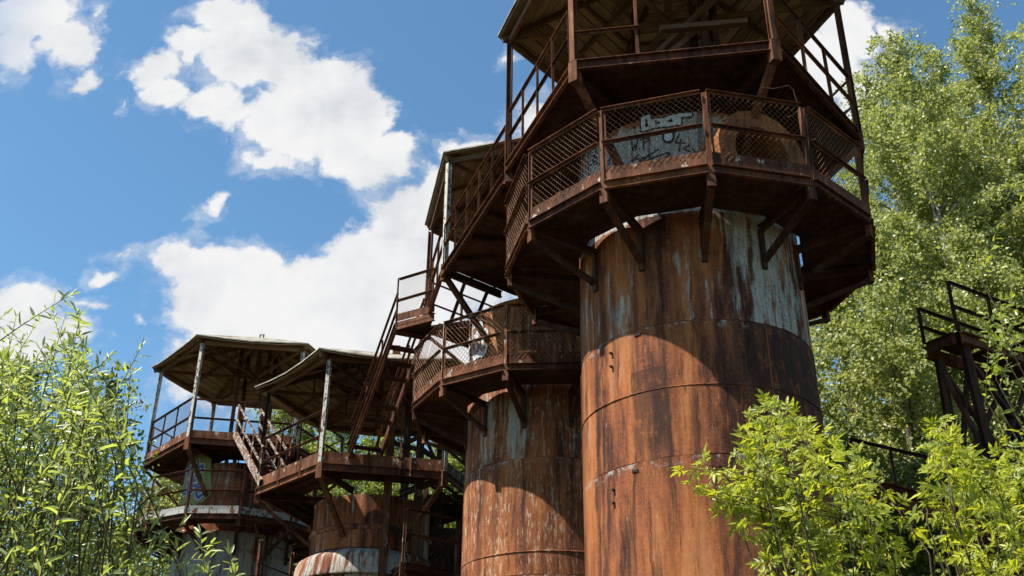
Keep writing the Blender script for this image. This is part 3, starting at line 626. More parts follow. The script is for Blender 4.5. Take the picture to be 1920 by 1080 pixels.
link('rail_post', MB().ang(qm, qm + Vector((0, 0, 1.9)), .05, .008, (0, 1, 0)).me('rail_post', M['rust']), t1)
link('mid_rail', MB().ang(q0 + Vector((0, 0, .62)), q0.lerp(q1, .34) + Vector((0, 0, .60)), .055, .008, (0, 0, -1)).me('rail', M['rust']), t1)
for (dx, dyy) in ((.55, -.55), (.8, -.35), (-.6, .5), (.6, .6)):
    link('hoist_column', MB().ibeam((dx, dyy, 10.9 - GZ), (dx, dyy, 15.1 - GZ), .16, .12, .014, (0, 1, 0)).me('hoist_column', M['greysteel']), t1)
for (p, q) in (((-1.3, -1.2, 11.5), (.9, .1, 14.6)), ((-.8, -1.5, 11.3), (1.2, .3, 14.4)), ((-1.6, .4, 12.2), (.8, -.8, 14.3)), ((-.4, -1.2, 13.1), (1.2, -1.2, 13.3))):
    link('loose_timber', MB().bar((p[0], p[1], p[2] - GZ), (q[0], q[1], q[2] - GZ), .13, .10).me('loose_timber', M['timber']), t1)
stub(t1, 1.87, 21, 9.62, .80, .6, .30, M['bentsheet'])
stub(t1, 1.87, -74, 9.45, .40, .55, .03, M['kick'])
strokes(t1, 'c3', C1, 1.88, 'graffiti_letter'); strokes(t1, 'c2', C1, 1.88, 'graffiti_letter')
for (px, py) in ((1197, 631), (1183, 882)):
    d = ray(px, py); a = math.atan2(at(px, py, 14.6).x - C1[0], C1[1] - 14.6); z_ = at(px, py, 14.65).z
    link('slot', MB().box((-.055, -1.905 - .012, -.02), (.055, -1.90, .02)).me('slot', M['painted_shade']), t1, (0, 0, z_ - GZ), a)
for (px, py) in ((1133, 658), (1133, 683), (1127, 913), (1127, 938), (1350, 873)):
    q = at(px, py, 14.85 if px < 1300 else 14.2); a = math.atan2(q.x - C1[0], C1[1] - q.y)
    link('bolt', MB().tube([(0, -1.90, 0), (0, -1.95, 0)], .022, 8).me('bolt', M['dark']), t1, (0, 0, q.z - GZ), a)
# a thin loose wire hanging from the deck
link('loose_wire', MB().tube([at(x, y, 13.4) - Vector((*C1, GZ)) for x, y in ((1427, 163), (1450, 166), (1478, 160), (1487, 168), (1492, 185), (1498, 200), (1490, 213), (1477, 220))], .007, 5).me('loose_wire', M['wire']), t1)
# -- kiln 2
C2 = (.90, 22.80)
t2 = thing('kiln_tower', 'second rusty kiln tower, orange peeling shell half hidden behind the nearest one', 'kiln tower', (*C2, GZ), 0, GRP)
shell_parts(t2, 1.9, [(GZ, 4.54, 1.95, 1.935), (4.55, 6.935, 1.93, 1.92), (6.945, 10.7, 1.905, 1.88)], MS[2], [(5.0, 1.928, .016)])
gallery(t2, 8.79, R(-19), RG, 1.89, 'kick', cell=.10, wr=.0045, railm='tan')
deck(t2, 11.14, R(11.4), RH, 1.88, 14.22, 3.35, 1.4, {-2: dict(n=2, mesh=False), 1: dict(n=2), 2: dict(n=2), -3: dict(n=2)}, {-1: 'peel', -2: 'rust'}, hole=.95, plates=(0, 1, 2, 3, 5))
make_roof(t2, 2, 3.35, 14.22, 1.4, R(11.4))
for (dx, dyy) in ((.55, -.55), (-.6, -.5), (-.6, .5), (.6, .6)):
    link('hoist_column', MB().ibeam((dx, dyy, 10.5 - GZ), (dx, dyy, 15. - GZ), .16, .12, .014, (0, 1, 0)).me('hoist_column', M['greysteel']), t2)
strokes(t2, 'c1', C2, 1.9, 'graffiti_letter')
# -- kiln 3, the short one
C3 = (-3.848, 29.094)
t3 = thing('kiln_tower', 'short rusty kiln tower with a low open deck, tall kick plates and sagging roof', 'kiln tower', (*C3, GZ), 0, GRP)
shell_parts(t3, 1.6, [(GZ, 5.87, 1.90, 1.90), (6.62, 7.15, 1.62, 1.62), (7.2, 8.05, 1.60, 1.60)], MS[3], [(7.17, 1.62, .075)])
link('shoulder', lathe('shoulder', [(1.88, 5.88 - GZ), (2.02, 5.89 - GZ), (2.02, 5.89 - GZ), (2.03, 5.92 - GZ), (1.99, 6.06 - GZ), (1.96, 6.30 - GZ), (1.90, 6.42 - GZ), (1.80, 6.49 - GZ), (1.6, 6.60 - GZ)], MS[3]), t3)
gallery(t3, 6.2, R(-7), RG, 1.93, 'rust', skip=(-2, -1, 0), meshes=False, open_=(-2, -1, 0), kick=False, railm='beam')
deck(t3, 8.24, R(-18.6), RH, 1.6, 11.42, 3.6, 1.35, {-1: dict(n=2, h=1.45), 1: dict(n=1), 2: dict(n=1), -2: dict(n=2)}, {-1: 'greysteel', 0: 'peel', 1: 'peel'}, tall=.30, hole=1.7, kicks=(-1, 0, 1, -2), plates=(0, 2, 3, 4, 5))
make_roof(t3, 3, 3.6, 11.42, 1.35, R(-20.5), .13)
for fr in (.38, .72):
    for k in (-1, 0):
        a_ = R(-18.6) + k * math.pi / 3; p0 = Vector((*rv(a_, RH), 8.24 - GZ)); p1 = Vector((*rv(a_ + math.pi / 3, RH), 8.24 - GZ)); p = p0.lerp(p1, fr) + Vector((*rv(a_ + R(30), .055), 0))
        link('stiffener', MB().bar(p + Vector((0, 0, -.02)), p + Vector((0, 0, .56 if k else .62)), .05, .03, (0, 1, 0)).me('stiffener', M['rust']), t3)
a_ = R(-18.6); p0 = Vector((*rv(a_, RH), 8.24 - GZ)); p1 = Vector((*rv(a_ + math.pi / 3, RH), 8.24 - GZ)); pm_ = p0.lerp(p1, .63)
link('rail_post', MB().ang(pm_ + Vector((0, -.06, 0)), pm_ + Vector((0, -.06, 1.75)), .055, .008, (0, 1, 0)).me('rail_post', M['rust']), t3)
# -- kiln 4, the farthest
C4 = (-8.964, 34.38)
t4 = thing('kiln_tower', 'farthest kiln tower at the left, green and blue graffiti above a grey kick plate', 'kiln tower', (*C4, GZ), 0, GRP)
shell_parts(t4, 1.85, [(GZ, 6.6, 1.92, 1.9), (6.62, 10.5, 1.88, 1.86)], MS[4], [(7.7, 1.89, .02)])
gallery(t4, 8.76, R(14.9), RG, 1.88, 'greykick', cell=.10, wr=.0026, railm='beam')
deck(t4, 10.74, R(-19.9), RH, 1.86, 14.25, 3.53, 1.42, {-1: dict(n=2, mesh=True, h=1.35), 0: dict(n=1, mesh=True, h=1.3), -2: dict(n=2), 2: dict(n=2), 1: dict(n=1), -3: dict(n=2)}, 'peel', hole=.95, kicks=(-1, 0))
make_roof(t4, 4, 3.53, 14.25, 1.42, R(-20.5), .08)
link('vent_loop', MB().tube([(-.06, 0, 15.65 - GZ), (-.06, 0, 15.86 - GZ), (.07, 0, 15.86 - GZ), (.07, 0, 15.65 - GZ)], .03, 6).me('vent_loop', M['dark']), t4)
for (dx, dyy) in ((.5, -.5), (-.5, -.5), (-.5, .5), (.5, .5)):
    link('hoist_column', MB().ibeam((dx, dyy, 10.5 - GZ), (dx, dyy, 15.2 - GZ), .14, .1, .014, (0, 1, 0)).me('hoist_column', M['dark']), t4)
strokes(t4, 'c4', C4, 1.88, 'graffiti_letter')

# ------------------------------------------------------------------ stairs and bridges
def staircase(label, L0, R0, L1, R1, n, mat, hr=1.0, tm='dark'):
    L0, R0, L1, R1 = map(Vector, (L0, R0, L1, R1)); o = (L0 + R0) / 2
    t = thing('staircase', label, 'staircase', o, 0, 'steel stairs and bridges between the kilns')
    for a, b, fx in ((L0, L1, 1), (R0, R1, -1)):
        link('stringer', MB().chan(a - o, b - o, .22, .07, .012, (0, 0, 1), -fx).me('stringer', M[mat]), t)
        d = b - a
        for f in (.06, .36, .66, .95):
            q = a + d * f - o; link('rail_post', MB().ang(q, q + Vector((0, 0, hr)), .045, .007, (0, 1, 0)).me('rail_post', M[mat]), t)
        for h in (hr, hr * .52): link('hand_rail', MB().ang(a + d * .03 - o + Vector((0, 0, h)), b - d * .02 - o + Vector((0, 0, h)), .05, .008, (0, 0, -1)).me('hand_rail', M[mat]), t)
    run = (L1 - L0); run.z = 0; run.normalize()
    for i in range(n):
        f = (i + .6) / n
        if i in (2, 5) and tm == 'dark' and n > 9: continue
        a = L0.lerp(L1, f) - o; b = R0.lerp(R1, f) - o; s_ = (b - a).normalized() * .015
        link('tread', MB().bar(a + s_, b - s_, .24, .035).me('tread', M[tm]), t)
    return t
staircase('rusty staircase climbing from the short kiln deck to the landing of the second kiln', (-4.28, 26.5, 8.43), (-3.60, 26.78, 8.43), (-2.80, 23.36, 11.05), (-2.16, 23.64, 11.05), 10, 'rust')
s43a = at(438, 812, 31.45); s43b = at(486, 905, 28.15)
staircase('pale peeling staircase running down from the farthest kiln to the short kiln deck', s43b, s43b + Vector((.62, .34, 0)), s43a, s43a + Vector((.62, .34, 0)), 11, 'peel2', 1.0, 'greysteel')
lt = thing('landing', 'small steel landing with wire mesh railing at the head of the rusty staircase', 'landing', (-2.3, 23.2, 11.0), 0, 'steel stairs and bridges between the kilns')
o = Vector((-2.3, 23.2, 11.0)); A_, B_, D_ = Vector((-2.84, 23.30, 11.02)), Vector((-1.86, 22.72, 11.02)), Vector((-2.10, 23.85, 11.02))
link('floor_plate', MB().poly([(p - o).to_2d() for p in (A_, B_, D_)], 0, .03).me('floor_plate', M['dark']), lt)
for p, q in ((A_, B_), (A_, D_)): link('edge_beam', MB().chan(p - o, q - o, .2, .06, .01).me('edge_beam', M['rust']), lt)
link('kick_plate', MB().bar(A_ - o + Vector((0, 0, .22)), B_ - o + Vector((0, 0, .22)), .01, .2).me('kick_plate', M['rust']), lt)
rail_run(lt, A_ - o + Vector((.03, 0, .06)), B_ - o + Vector((-.03, 0, .06)), 0, 1.25, 'rust', True, (.52,))
# bridge from kiln 2 to kiln 1
bo = Vector((-.8, 18.7, 11.05)); P0, P1, P2, P3 = Vector((-1.50, 20.62, 11.05)), Vector((-.12, 16.80, 11.05)), Vector((1.15, 18.1, 11.05)), Vector((.35, 20.0, 11.05))
bt = thing('footbridge', 'steel footbridge with a slanting railing between the second kiln and the nearest kiln', 'footbridge', bo, 0, 'steel stairs and bridges between the kilns')
link('floor_plate', MB().poly([(p - bo).to_2d() for p in (P0, P3, P2, P1)], .0, .02).me('floor_plate', M['dark']), bt)
link('stringer', MB().chan(P0 - bo + Vector((-.02, 0, 0)), P1 - bo + Vector((-.02, 0, 0)), .22, .08, .012, fx=-1).me('stringer', M['rust']), bt)
link('stringer', MB().chan(P3 - bo, P2 - bo, .22, .07, .012, fx=-1).me('stringer', M['dark']), bt)
for f in (.2, .45, .7, .92):
    link('cross_beam', MB().bar(P0.lerp(P1, f) - bo + Vector((.05, 0, -.06)), P3.lerp(P2, f) - bo + Vector((0, 0, -.06)), .07, .1).me('cross_beam', M['dark']), bt)
rail_run(bt, P0 - bo + Vector((0, 0, .11)), P1 - bo + Vector((0, 0, .11)), 4, 1.15, 'rust', False, (.55,))
# hoist frame standing through the short kiln's deck
hb = at(728, 900, 27.0)
ht_ = thing('hoist_frame', 'tall grey steel columns with cross beams standing in front of the short kiln', 'hoist frame', (hb.x, 27.0, GZ))
hp = [(at(728, 900, 27.2)), (at(785, 900, 27.5)), (at(825, 880, 28.4)), (at(760, 880, 29.5))]
zt = at(735, 650, 27.2).z
for i, p in enumerate(hp):
    q = Vector((p.x - hb.x, p.y - 27.0, 0)); link('column', MB().ibeam(q, q + Vector((0, 0, zt - GZ - .3 * i)), .2, .2, .02, (0, 1, 0)).me('column', M['greysteel']), ht_)
for i, j, z_ in ((0, 1, 10.6), (1, 2, 10.5), (0, 1, 9.4), (1, 2, 9.35), (0, 1, 7.1), (2, 3, 10.3)):
    p, q = hp[i], hp[j]; link('cross_beam', MB().bar((p.x - hb.x, p.y - 27., z_ - GZ), (q.x - hb.x, q.y - 27., z_ - GZ - .12), .07, .12).me('cross_beam', M['dark']), ht_)
link('brace', MB().bar((hp[1].x - hb.x, hp[1].y - 27., 9.9 - GZ), (hp[2].x - hb.x, hp[2].y - 27., 9.0 - GZ), .06, .09).me('brace', M['dark']), ht_)

# dark sheet-steel shed behind the short kiln, one square opening
sh0, sh1 = at(792, 1078, 33.), at(905, 1078, 33.); zs = at(800, 944, 33.).z; ztop = zs
w0, w1 = at(831, 990, 33.), at(859, 966, 33.)
shed = thing('steel_shed', 'dark rusted sheet steel shed with a square see-through opening behind the kilns', 'shed', (sh0.x, 33., GZ))
X0, X1 = 0., sh1.x - sh0.x; wx0, wx1 = w0.x - sh0.x, w1.x - sh0.x; wz0, wz1 = w0.z - GZ, w1.z - GZ
for nm, lo, hi in (('wall_panel', (X0, 0, 0), (wx0, .06, ztop - GZ)), ('wall_panel', (wx1, 0, 0), (X1, .06, ztop - GZ)), ('wall_panel', (wx0, 0, 0), (wx1, .06, wz0)), ('wall_panel', (wx0, 0, wz1), (wx1, .06, ztop - GZ))):
    link(nm, MB().box(lo, hi).me(nm, M['dark']), shed)
link('roof_beam', MB().ibeam((X0 - .2, -.1, ztop - GZ + .12), (X1 + .2, -.1, ztop - GZ + .12), .24, .15, .02).me('roof_beam', M['dark']), shed)
link('roof_beam', MB().ibeam((X0 - .2, -.1, ztop - GZ + .75), (X1 + .2, -.1, ztop - GZ + .9), .18, .12, .02).me('roof_beam', M['dark']), shed)
for xx in (X0, wx1 + .25): link('column', MB().ibeam((xx, -.12, 0), (xx, -.12, ztop - GZ + 1.1), .18, .15, .02, (0, 1, 0)).me('column', M['dark']), shed)

# trestle at the right
N_, R_, L_ = atz(1797, 632, 8.0), atz(1925, 676, 8.0), atz(1735, 658, 8.0)
R_ = N_ + (R_ - N_) * 1.15; B_ = R_ + L_ - N_; ce = (N_ + R_ + L_ + B_) / 4; TR = Vector((ce.x, ce.y, GZ))
tt = thing('steel_trestle', 'dark steel trestle with splayed braced legs and a railed top among the birches', 'trestle', TR)
tops = [p - TR for p in (L_, N_, R_, B_)]; zt = 8.0 - GZ
feet = [Vector((p.x * 1.35 + .45 * (p.x > 0) * 0 + .35, p.y * 1.6, 0)) for p in tops]
inn = [Vector((p.x * .78, p.y * .78, zt - .12)) for p in tops]
for p, q in zip(inn, feet): link('leg', MB().ibeam(q, p, .15, .13, .015, (0, 1, 0)).me('leg', M['dark']), tt)
for i in range(4):
    j = (i + 1) % 4; dn = (tops[j] - tops[i]).normalized() * .06
    link('platform_beam', MB().chan(tops[i] + dn, tops[j] - dn, .22, .09, .015, fx=-1).me('platform_beam', M['beam']), tt)
    for f0, f1 in ((.02, .24), (.26, .55)):
        a, b = inn[i].lerp(feet[i], f0), inn[j].lerp(feet[j], f1); c, d = inn[j].lerp(feet[j], f0), inn[i].lerp(feet[i], f1)
        link('brace', MB().bar(a, b, .09, .07).me('brace', M['dark']), tt); link('brace', MB().bar(c + Vector((.04, .04, 0)), d + Vector((.04, .04, 0)), .09, .07).me('brace', M['dark']), tt)
        link('girt', MB().bar(b, d, .09, .09).me('girt', M['dark']), tt)
def q2(a, b): return [tuple((tops[0].lerp(tops[3], v).lerp(tops[1].lerp(tops[2], v), u)).to_2d()) for u, v in ((.03, a), (.97, a), (.97, b), (.03, b))]
for a_, b_ in ((.03, .42), (.50, .97)): link('platform_plate', MB().poly(q2(a_, b_), zt + .12, zt + .15).me('platform_plate', M['dark']), tt)
ru = Vector((0, 0, .13))
for i, j, n in ((0, 3, 1), (1, 2, 1), (3, 2, 0)): rail_run(tt, tops[i] + ru, tops[j] + ru, n, 1.0 if i == 1 else .75, 'dark', False, (.5,))
# low girder walkway at lower right
ga, gb = at(1610, 915, 17.0), at(1960, 1010, 15.2)
gw = thing('girder_walkway', 'dark steel girder walkway with a thin railing running behind the maple saplings', 'walkway', (ga + gb) / 2); go = (ga + gb) / 2
link('girder', MB().ibeam(ga - go, gb - go, .42, .3, .03).me('girder', M['rust']), gw)
link('deck_plate', MB().bar(ga - go + Vector((0, .5, .23)), gb - go + Vector((0, .5, .23)), .9, .03).me('deck_plate', M['dark']), gw)
rail_run(gw, ga - go + Vector((0, 0, .25)), gb - go + Vector((0, 0, .25)), 3, .62, 'dark', False, ())
# ------------------------------------------------------------------ trees
rng = np.random.default_rng(11)
def unit(a): return a / np.maximum(np.linalg.norm(a, axis=-1, keepdims=True), 1e-9)
LEAF = {  # local outline: x along the leaf, y across, z fold
 'round': ([(0, 0, 0), (.45, .36, .07), (1, 0, -.05), (.45, -.36, .07)], [(0, 2, 1), (0, 3, 2)]),
 'birch': ([(0, 0, 0), (.32, .40, .06), (1, 0, -.08), (.32, -.40, .06)], [(0, 2, 1), (0, 3, 2)]),
 'lance': ([(0, 0, 0), (.3, .105, .03), (.68, .085, -.02), (1, 0, -.12), (.68, -.085, -.02), (.3, -.105, .03), (.5, 0, -.05)], [(0, 6, 1), (1, 6, 2), (2, 6, 3), (3, 6, 4), (4, 6, 5), (5, 6, 0)]),
 'oval': ([(0, 0, 0), (.3, .2, .04), (.7, .2, .02), (1, 0, -.06), (.7, -.2, .02), (.3, -.2, .04), (.5, 0, -.03)], [(0, 6, 1), (1, 6, 2), (2, 6, 3), (3, 6, 4), (4, 6, 5), (5, 6, 0)]),
}
def _leaflet(ox, oy, ang, L, W):
    base = [(0, 0, 0), (.28, .42, .05), (.52, .34, .03), (.60, .42, .02), (1, 0, -.10), (.60, -.42, .02), (.52, -.34, .03), (.28, -.42, .05), (.5, 0, -.06)]
    c, s = math.cos(ang), math.sin(ang); out = []
    for x, y, z in base: X, Y = x * L, y * W; out.append((ox + X * c - Y * s, oy + X * s + Y * c, z * L - .25 * (ox + X * c) ** 2))
    return out
def _compound():
    v, f = [], []
    for (ox, oy, an, L, W) in ((.42, 0, 0, .58, .34), (.40, .01, 1.0, .46, .26), (.40, -.01, -1.0, .46, .26), (.22, .01, 1.25, .42, .24), (.22, -.01, -1.25, .42, .24)):
        b = len(v); v += _leaflet(ox, oy, an, L, W * .74); f += [(b + i, b + 8, b + (i + 1) % 8) for i in range(8)]
    b = len(v); v += [(0, .008, 0), (.42, .006, -.04), (.42, -.006, -.04), (0, -.008, 0)]; f.append((b, b + 1, b + 2)); f.append((b, b + 2, b + 3))
    return v, f
LEAF['compound'] = _compound()

def frames(d, up_bias):
    """per-leaf axes: x along d, normal near up_bias with scatter"""
    x = unit(d); n = unit(up_bias); y = unit(np.cross(n, x)); z = np.cross(x, y); return np.stack([x, y, z], -1)
def leaf_object(name, shape, P, Fm, size, mat, parent, tone, loc):
    sv, sf = LEAF[shape]; sv = np.array(sv); sf = np.array(sf); n = len(P); k = len(sv)
    V = np.einsum('nij,kj->nki', Fm, sv) * size[:, None, None] + P[:, None, :]
    F = (sf[None] + (np.arange(n) * k)[:, None, None]).reshape(-1, 3)
    me = bpy.data.meshes.new(name); me.vertices.add(n * k); me.vertices.foreach_set('co', V.reshape(-1).astype(np.float32))
    me.loops.add(F.size); me.loops.foreach_set('vertex_index', F.reshape(-1).astype(np.int32))
    me.polygons.add(len(F)); me.polygons.foreach_set('loop_start', (np.arange(len(F)) * 3).astype(np.int32)); me.polygons.foreach_set('loop_total', np.full(len(F), 3, np.int32))
    at_ = me.attributes.new('tone', 'FLOAT', 'POINT'); at_.data.foreach_set('value', np.repeat(tone, k).astype(np.float32))
    me.materials.append(mat); me.update(calc_edges=True)
    return link(name, me, parent, loc)
def rand_dirs(n): return unit(rng.normal(size=(n, 3)))

def tree(name, label, base, H, crown_r, z0, nl, leaf, size, mat, bark, group=None, droop=.5, seed=1, lean=(0, 0), leaves_per=13, twigs=22, fill=1., tr=None, crown='crown', peak=.42, spread=1.):
    """trunk, limbs and hanging twigs; leaves sit along the twigs"""
    g = random.Random(seed); t = thing(name, label, 'tree', base, 0, group)
    mb = MB(); tr = tr or H * .012
    pts = []; bend = (g.uniform(-.03, .03), g.uniform(-.03, .03))
    for i in range(9):
        f = i / 8; pts.append(Vector((lean[0] * f * H + bend[0] * H * math.sin(f * 3), lean[1] * f * H + bend[1] * H * math.sin(f * 2.3), f * H)))
    mb.tube(pts, [tr * (1 - .9 * i / 8) + .004 for i in range(9)], 8)
    def tp(f):
        x = f * 8; i = min(7, int(x)); return pts[i].lerp(pts[i + 1], x - i)
    S, D = [], []
    for li in range(nl):
        f = z0 + (1 - z0) * (li + g.random()) / nl; az = li * 2.399 + g.uniform(-.5, .5)
        q = (f - z0) / (1 - z0); prof = min(1, .30 + q / peak * .7) if q < peak else max(.22, (1 - ((q - peak) / (1 - peak)) ** 2.4))
        L = crown_r * prof * g.uniform(.65, 1.2); p0 = tp(f); el = R(g.uniform(25, 55)) * (1 if q < .8 else 1.3)
        n_ = 6; cur = [p0]; d = Vector((math.cos(az) * math.cos(el), math.sin(az) * math.cos(el), math.sin(el)))
        for i in range(n_):
            d = (d + Vector((g.uniform(-.15, .15), g.uniform(-.15, .15), -.07 - droop * .16 * i / n_))).normalized(); cur.append(cur[-1] + d * (L / n_))
        mb.tube(cur, [max(.006, tr * .33 * (1 - f * .6) * (1 - i / n_) + .005) for i in range(n_ + 1)], 4)
        nt = max(3, int(twigs * L / crown_r * fill))
        for _ in range(nt):
            x = g.uniform(.22, 1.) ** .75 * n_; i = min(n_ - 1, int(x)); p = cur[i].lerp(cur[i + 1], x - i)
            td = Vector((g.gauss(0, .55), g.gauss(0, .55), g.gauss(.15 - droop, .45))).normalized(); S.append(p); D.append(td * g.uniform(.35, .95) * spread)
    for _ in range(int(10 * fill)):      # leader tip
        p = tp(g.uniform(.9, 1.)); S.append(p); D.append(Vector((g.gauss(0, .4), g.gauss(0, .4), g.uniform(.0, .8))).normalized() * g.uniform(.3, .7) * spread)
    S = np.array([tuple(s) for s in S]); D = np.array([tuple(d) for d in D]); n = len(S)
    f = rng.random((n, leaves_per)); P = S[:, None, :] + D[:, None, :] * f[..., None] + rng.normal(size=(n, leaves_per, 3)) * .07 * spread
    P[..., 2] -= droop * .25 * f ** 2 * np.linalg.norm(D, axis=1)[:, None]
    P = P.reshape(-1, 3); m = len(P)
    ld = unit(rand_dirs(m) + np.array([0, 0, -.5 * droop])); nb = unit(rand_dirs(m) * 1.0 + np.array([-.45, -.75, .45]))
    tw = np.repeat(rng.random(n) * .5, leaves_per)
    link('trunk', mb.me('trunk', bark), t)
    o = leaf_object(crown, leaf, P, frames(ld, nb), size * rng.uniform(.65, 1.25, m), mat, t, tw + rng.random(m) * .5, (0, 0, 0)); o['kind'] = 'stuff'
    return t
def gnd(px, py, y):
    p = at(px, py, y); return (p.x, y, GZ), p.z - GZ
# birches at the right
BIR = [(1668, 70, 25., 3.4, 'tall birch whose pointed top stands just right of the nearest roof post'), (1835, 0, 26.5, 3.5, 'tallest birch reaching the top edge at the far right'), (1610, 170, 28., 3.4, 'birch crown directly behind the right edge of the nearest kiln'), (1950, 40, 24., 3.4, 'birch cut by the right edge of the view'),
       (1752, 85, 28., 3.6, 'slim pale birch between the two tallest crowns'), (1760, 170, 31., 3.8, 'birch filling the gap between the two tallest birches')]
for i, (px, py, y, cr, lab) in enumerate(BIR):
    b, H = gnd(px, py, y)
    tree('birch_tree', lab, b, H, cr, .12, 120, 'birch', .10, M['birch_leaf'], M['birch_bark'], 'birches right of the kilns', .75, 20 + i, leaves_per=21, twigs=46)
for i, (px, py, y, cr, lab) in enumerate([(1650, 430, 22.5, 2.6, 'lower bushy tree in shade beside the nearest kiln shell'), (1560, 520, 26., 2.4, 'dark lower tree half behind the nearest kiln shell'), (1800, 470, 24., 2.6, 'lower bushy tree behind the dark trestle'), (1920, 520, 22.5, 2.3, 'lower bushy tree right of the dark trestle')]):
    b, H = gnd(px, py, y)
    tree('bushy_tree', lab, b, H, cr, .10, 84, 'birch', .10, M['birch_leaf'], M['bark'], 'bushy trees under the birches', .4, 40 + i, leaves_per=18, twigs=40)
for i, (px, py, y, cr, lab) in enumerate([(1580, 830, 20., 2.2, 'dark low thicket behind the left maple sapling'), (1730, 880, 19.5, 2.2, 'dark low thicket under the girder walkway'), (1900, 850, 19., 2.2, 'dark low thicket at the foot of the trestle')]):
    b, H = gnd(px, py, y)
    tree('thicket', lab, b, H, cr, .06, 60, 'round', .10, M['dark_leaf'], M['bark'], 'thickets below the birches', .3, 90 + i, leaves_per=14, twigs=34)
# trees behind the kilns
for i, (px, py, y, cr, lab) in enumerate([(330, 885, 47., 3.4, 'rounded green tree low behind the left end of the far gallery'), (560, 715, 46., 3.2, 'loose birch seen between the far kiln and the short kiln'), (640, 735, 50., 3.4, 'birch seen past the pale post of the short kiln'), (730, 770, 46., 3.4, 'green tree behind the grey hoist columns'), (835, 745, 45., 3.4, 'green tree in the gap left of the second kiln'), (900, 760, 52., 3.6, 'green tree mostly hidden by the second kiln'), (790, 930, 43., 3., 'low green tree behind the dark steel shed')]):
    b, H = gnd(px, py, y)
    tree('background_tree', lab, b, H, cr, .15, 80, 'birch', .15, M['far_leaf'], M['birch_bark'], 'trees behind the kilns', .55, 60 + i, leaves_per=15, twigs=46, spread=1.25)
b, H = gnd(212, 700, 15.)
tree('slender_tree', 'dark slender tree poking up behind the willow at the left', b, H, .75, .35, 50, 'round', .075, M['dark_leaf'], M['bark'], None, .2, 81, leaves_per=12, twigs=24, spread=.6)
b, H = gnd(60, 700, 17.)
tree('slender_tree', 'dark broad tree hidden behind the thick of the willow', b, H, 1.8, .25, 60, 'round', .085, M['dark_leaf'], M['bark'], None, .2, 82, leaves_per=12, twigs=24, spread=.8)

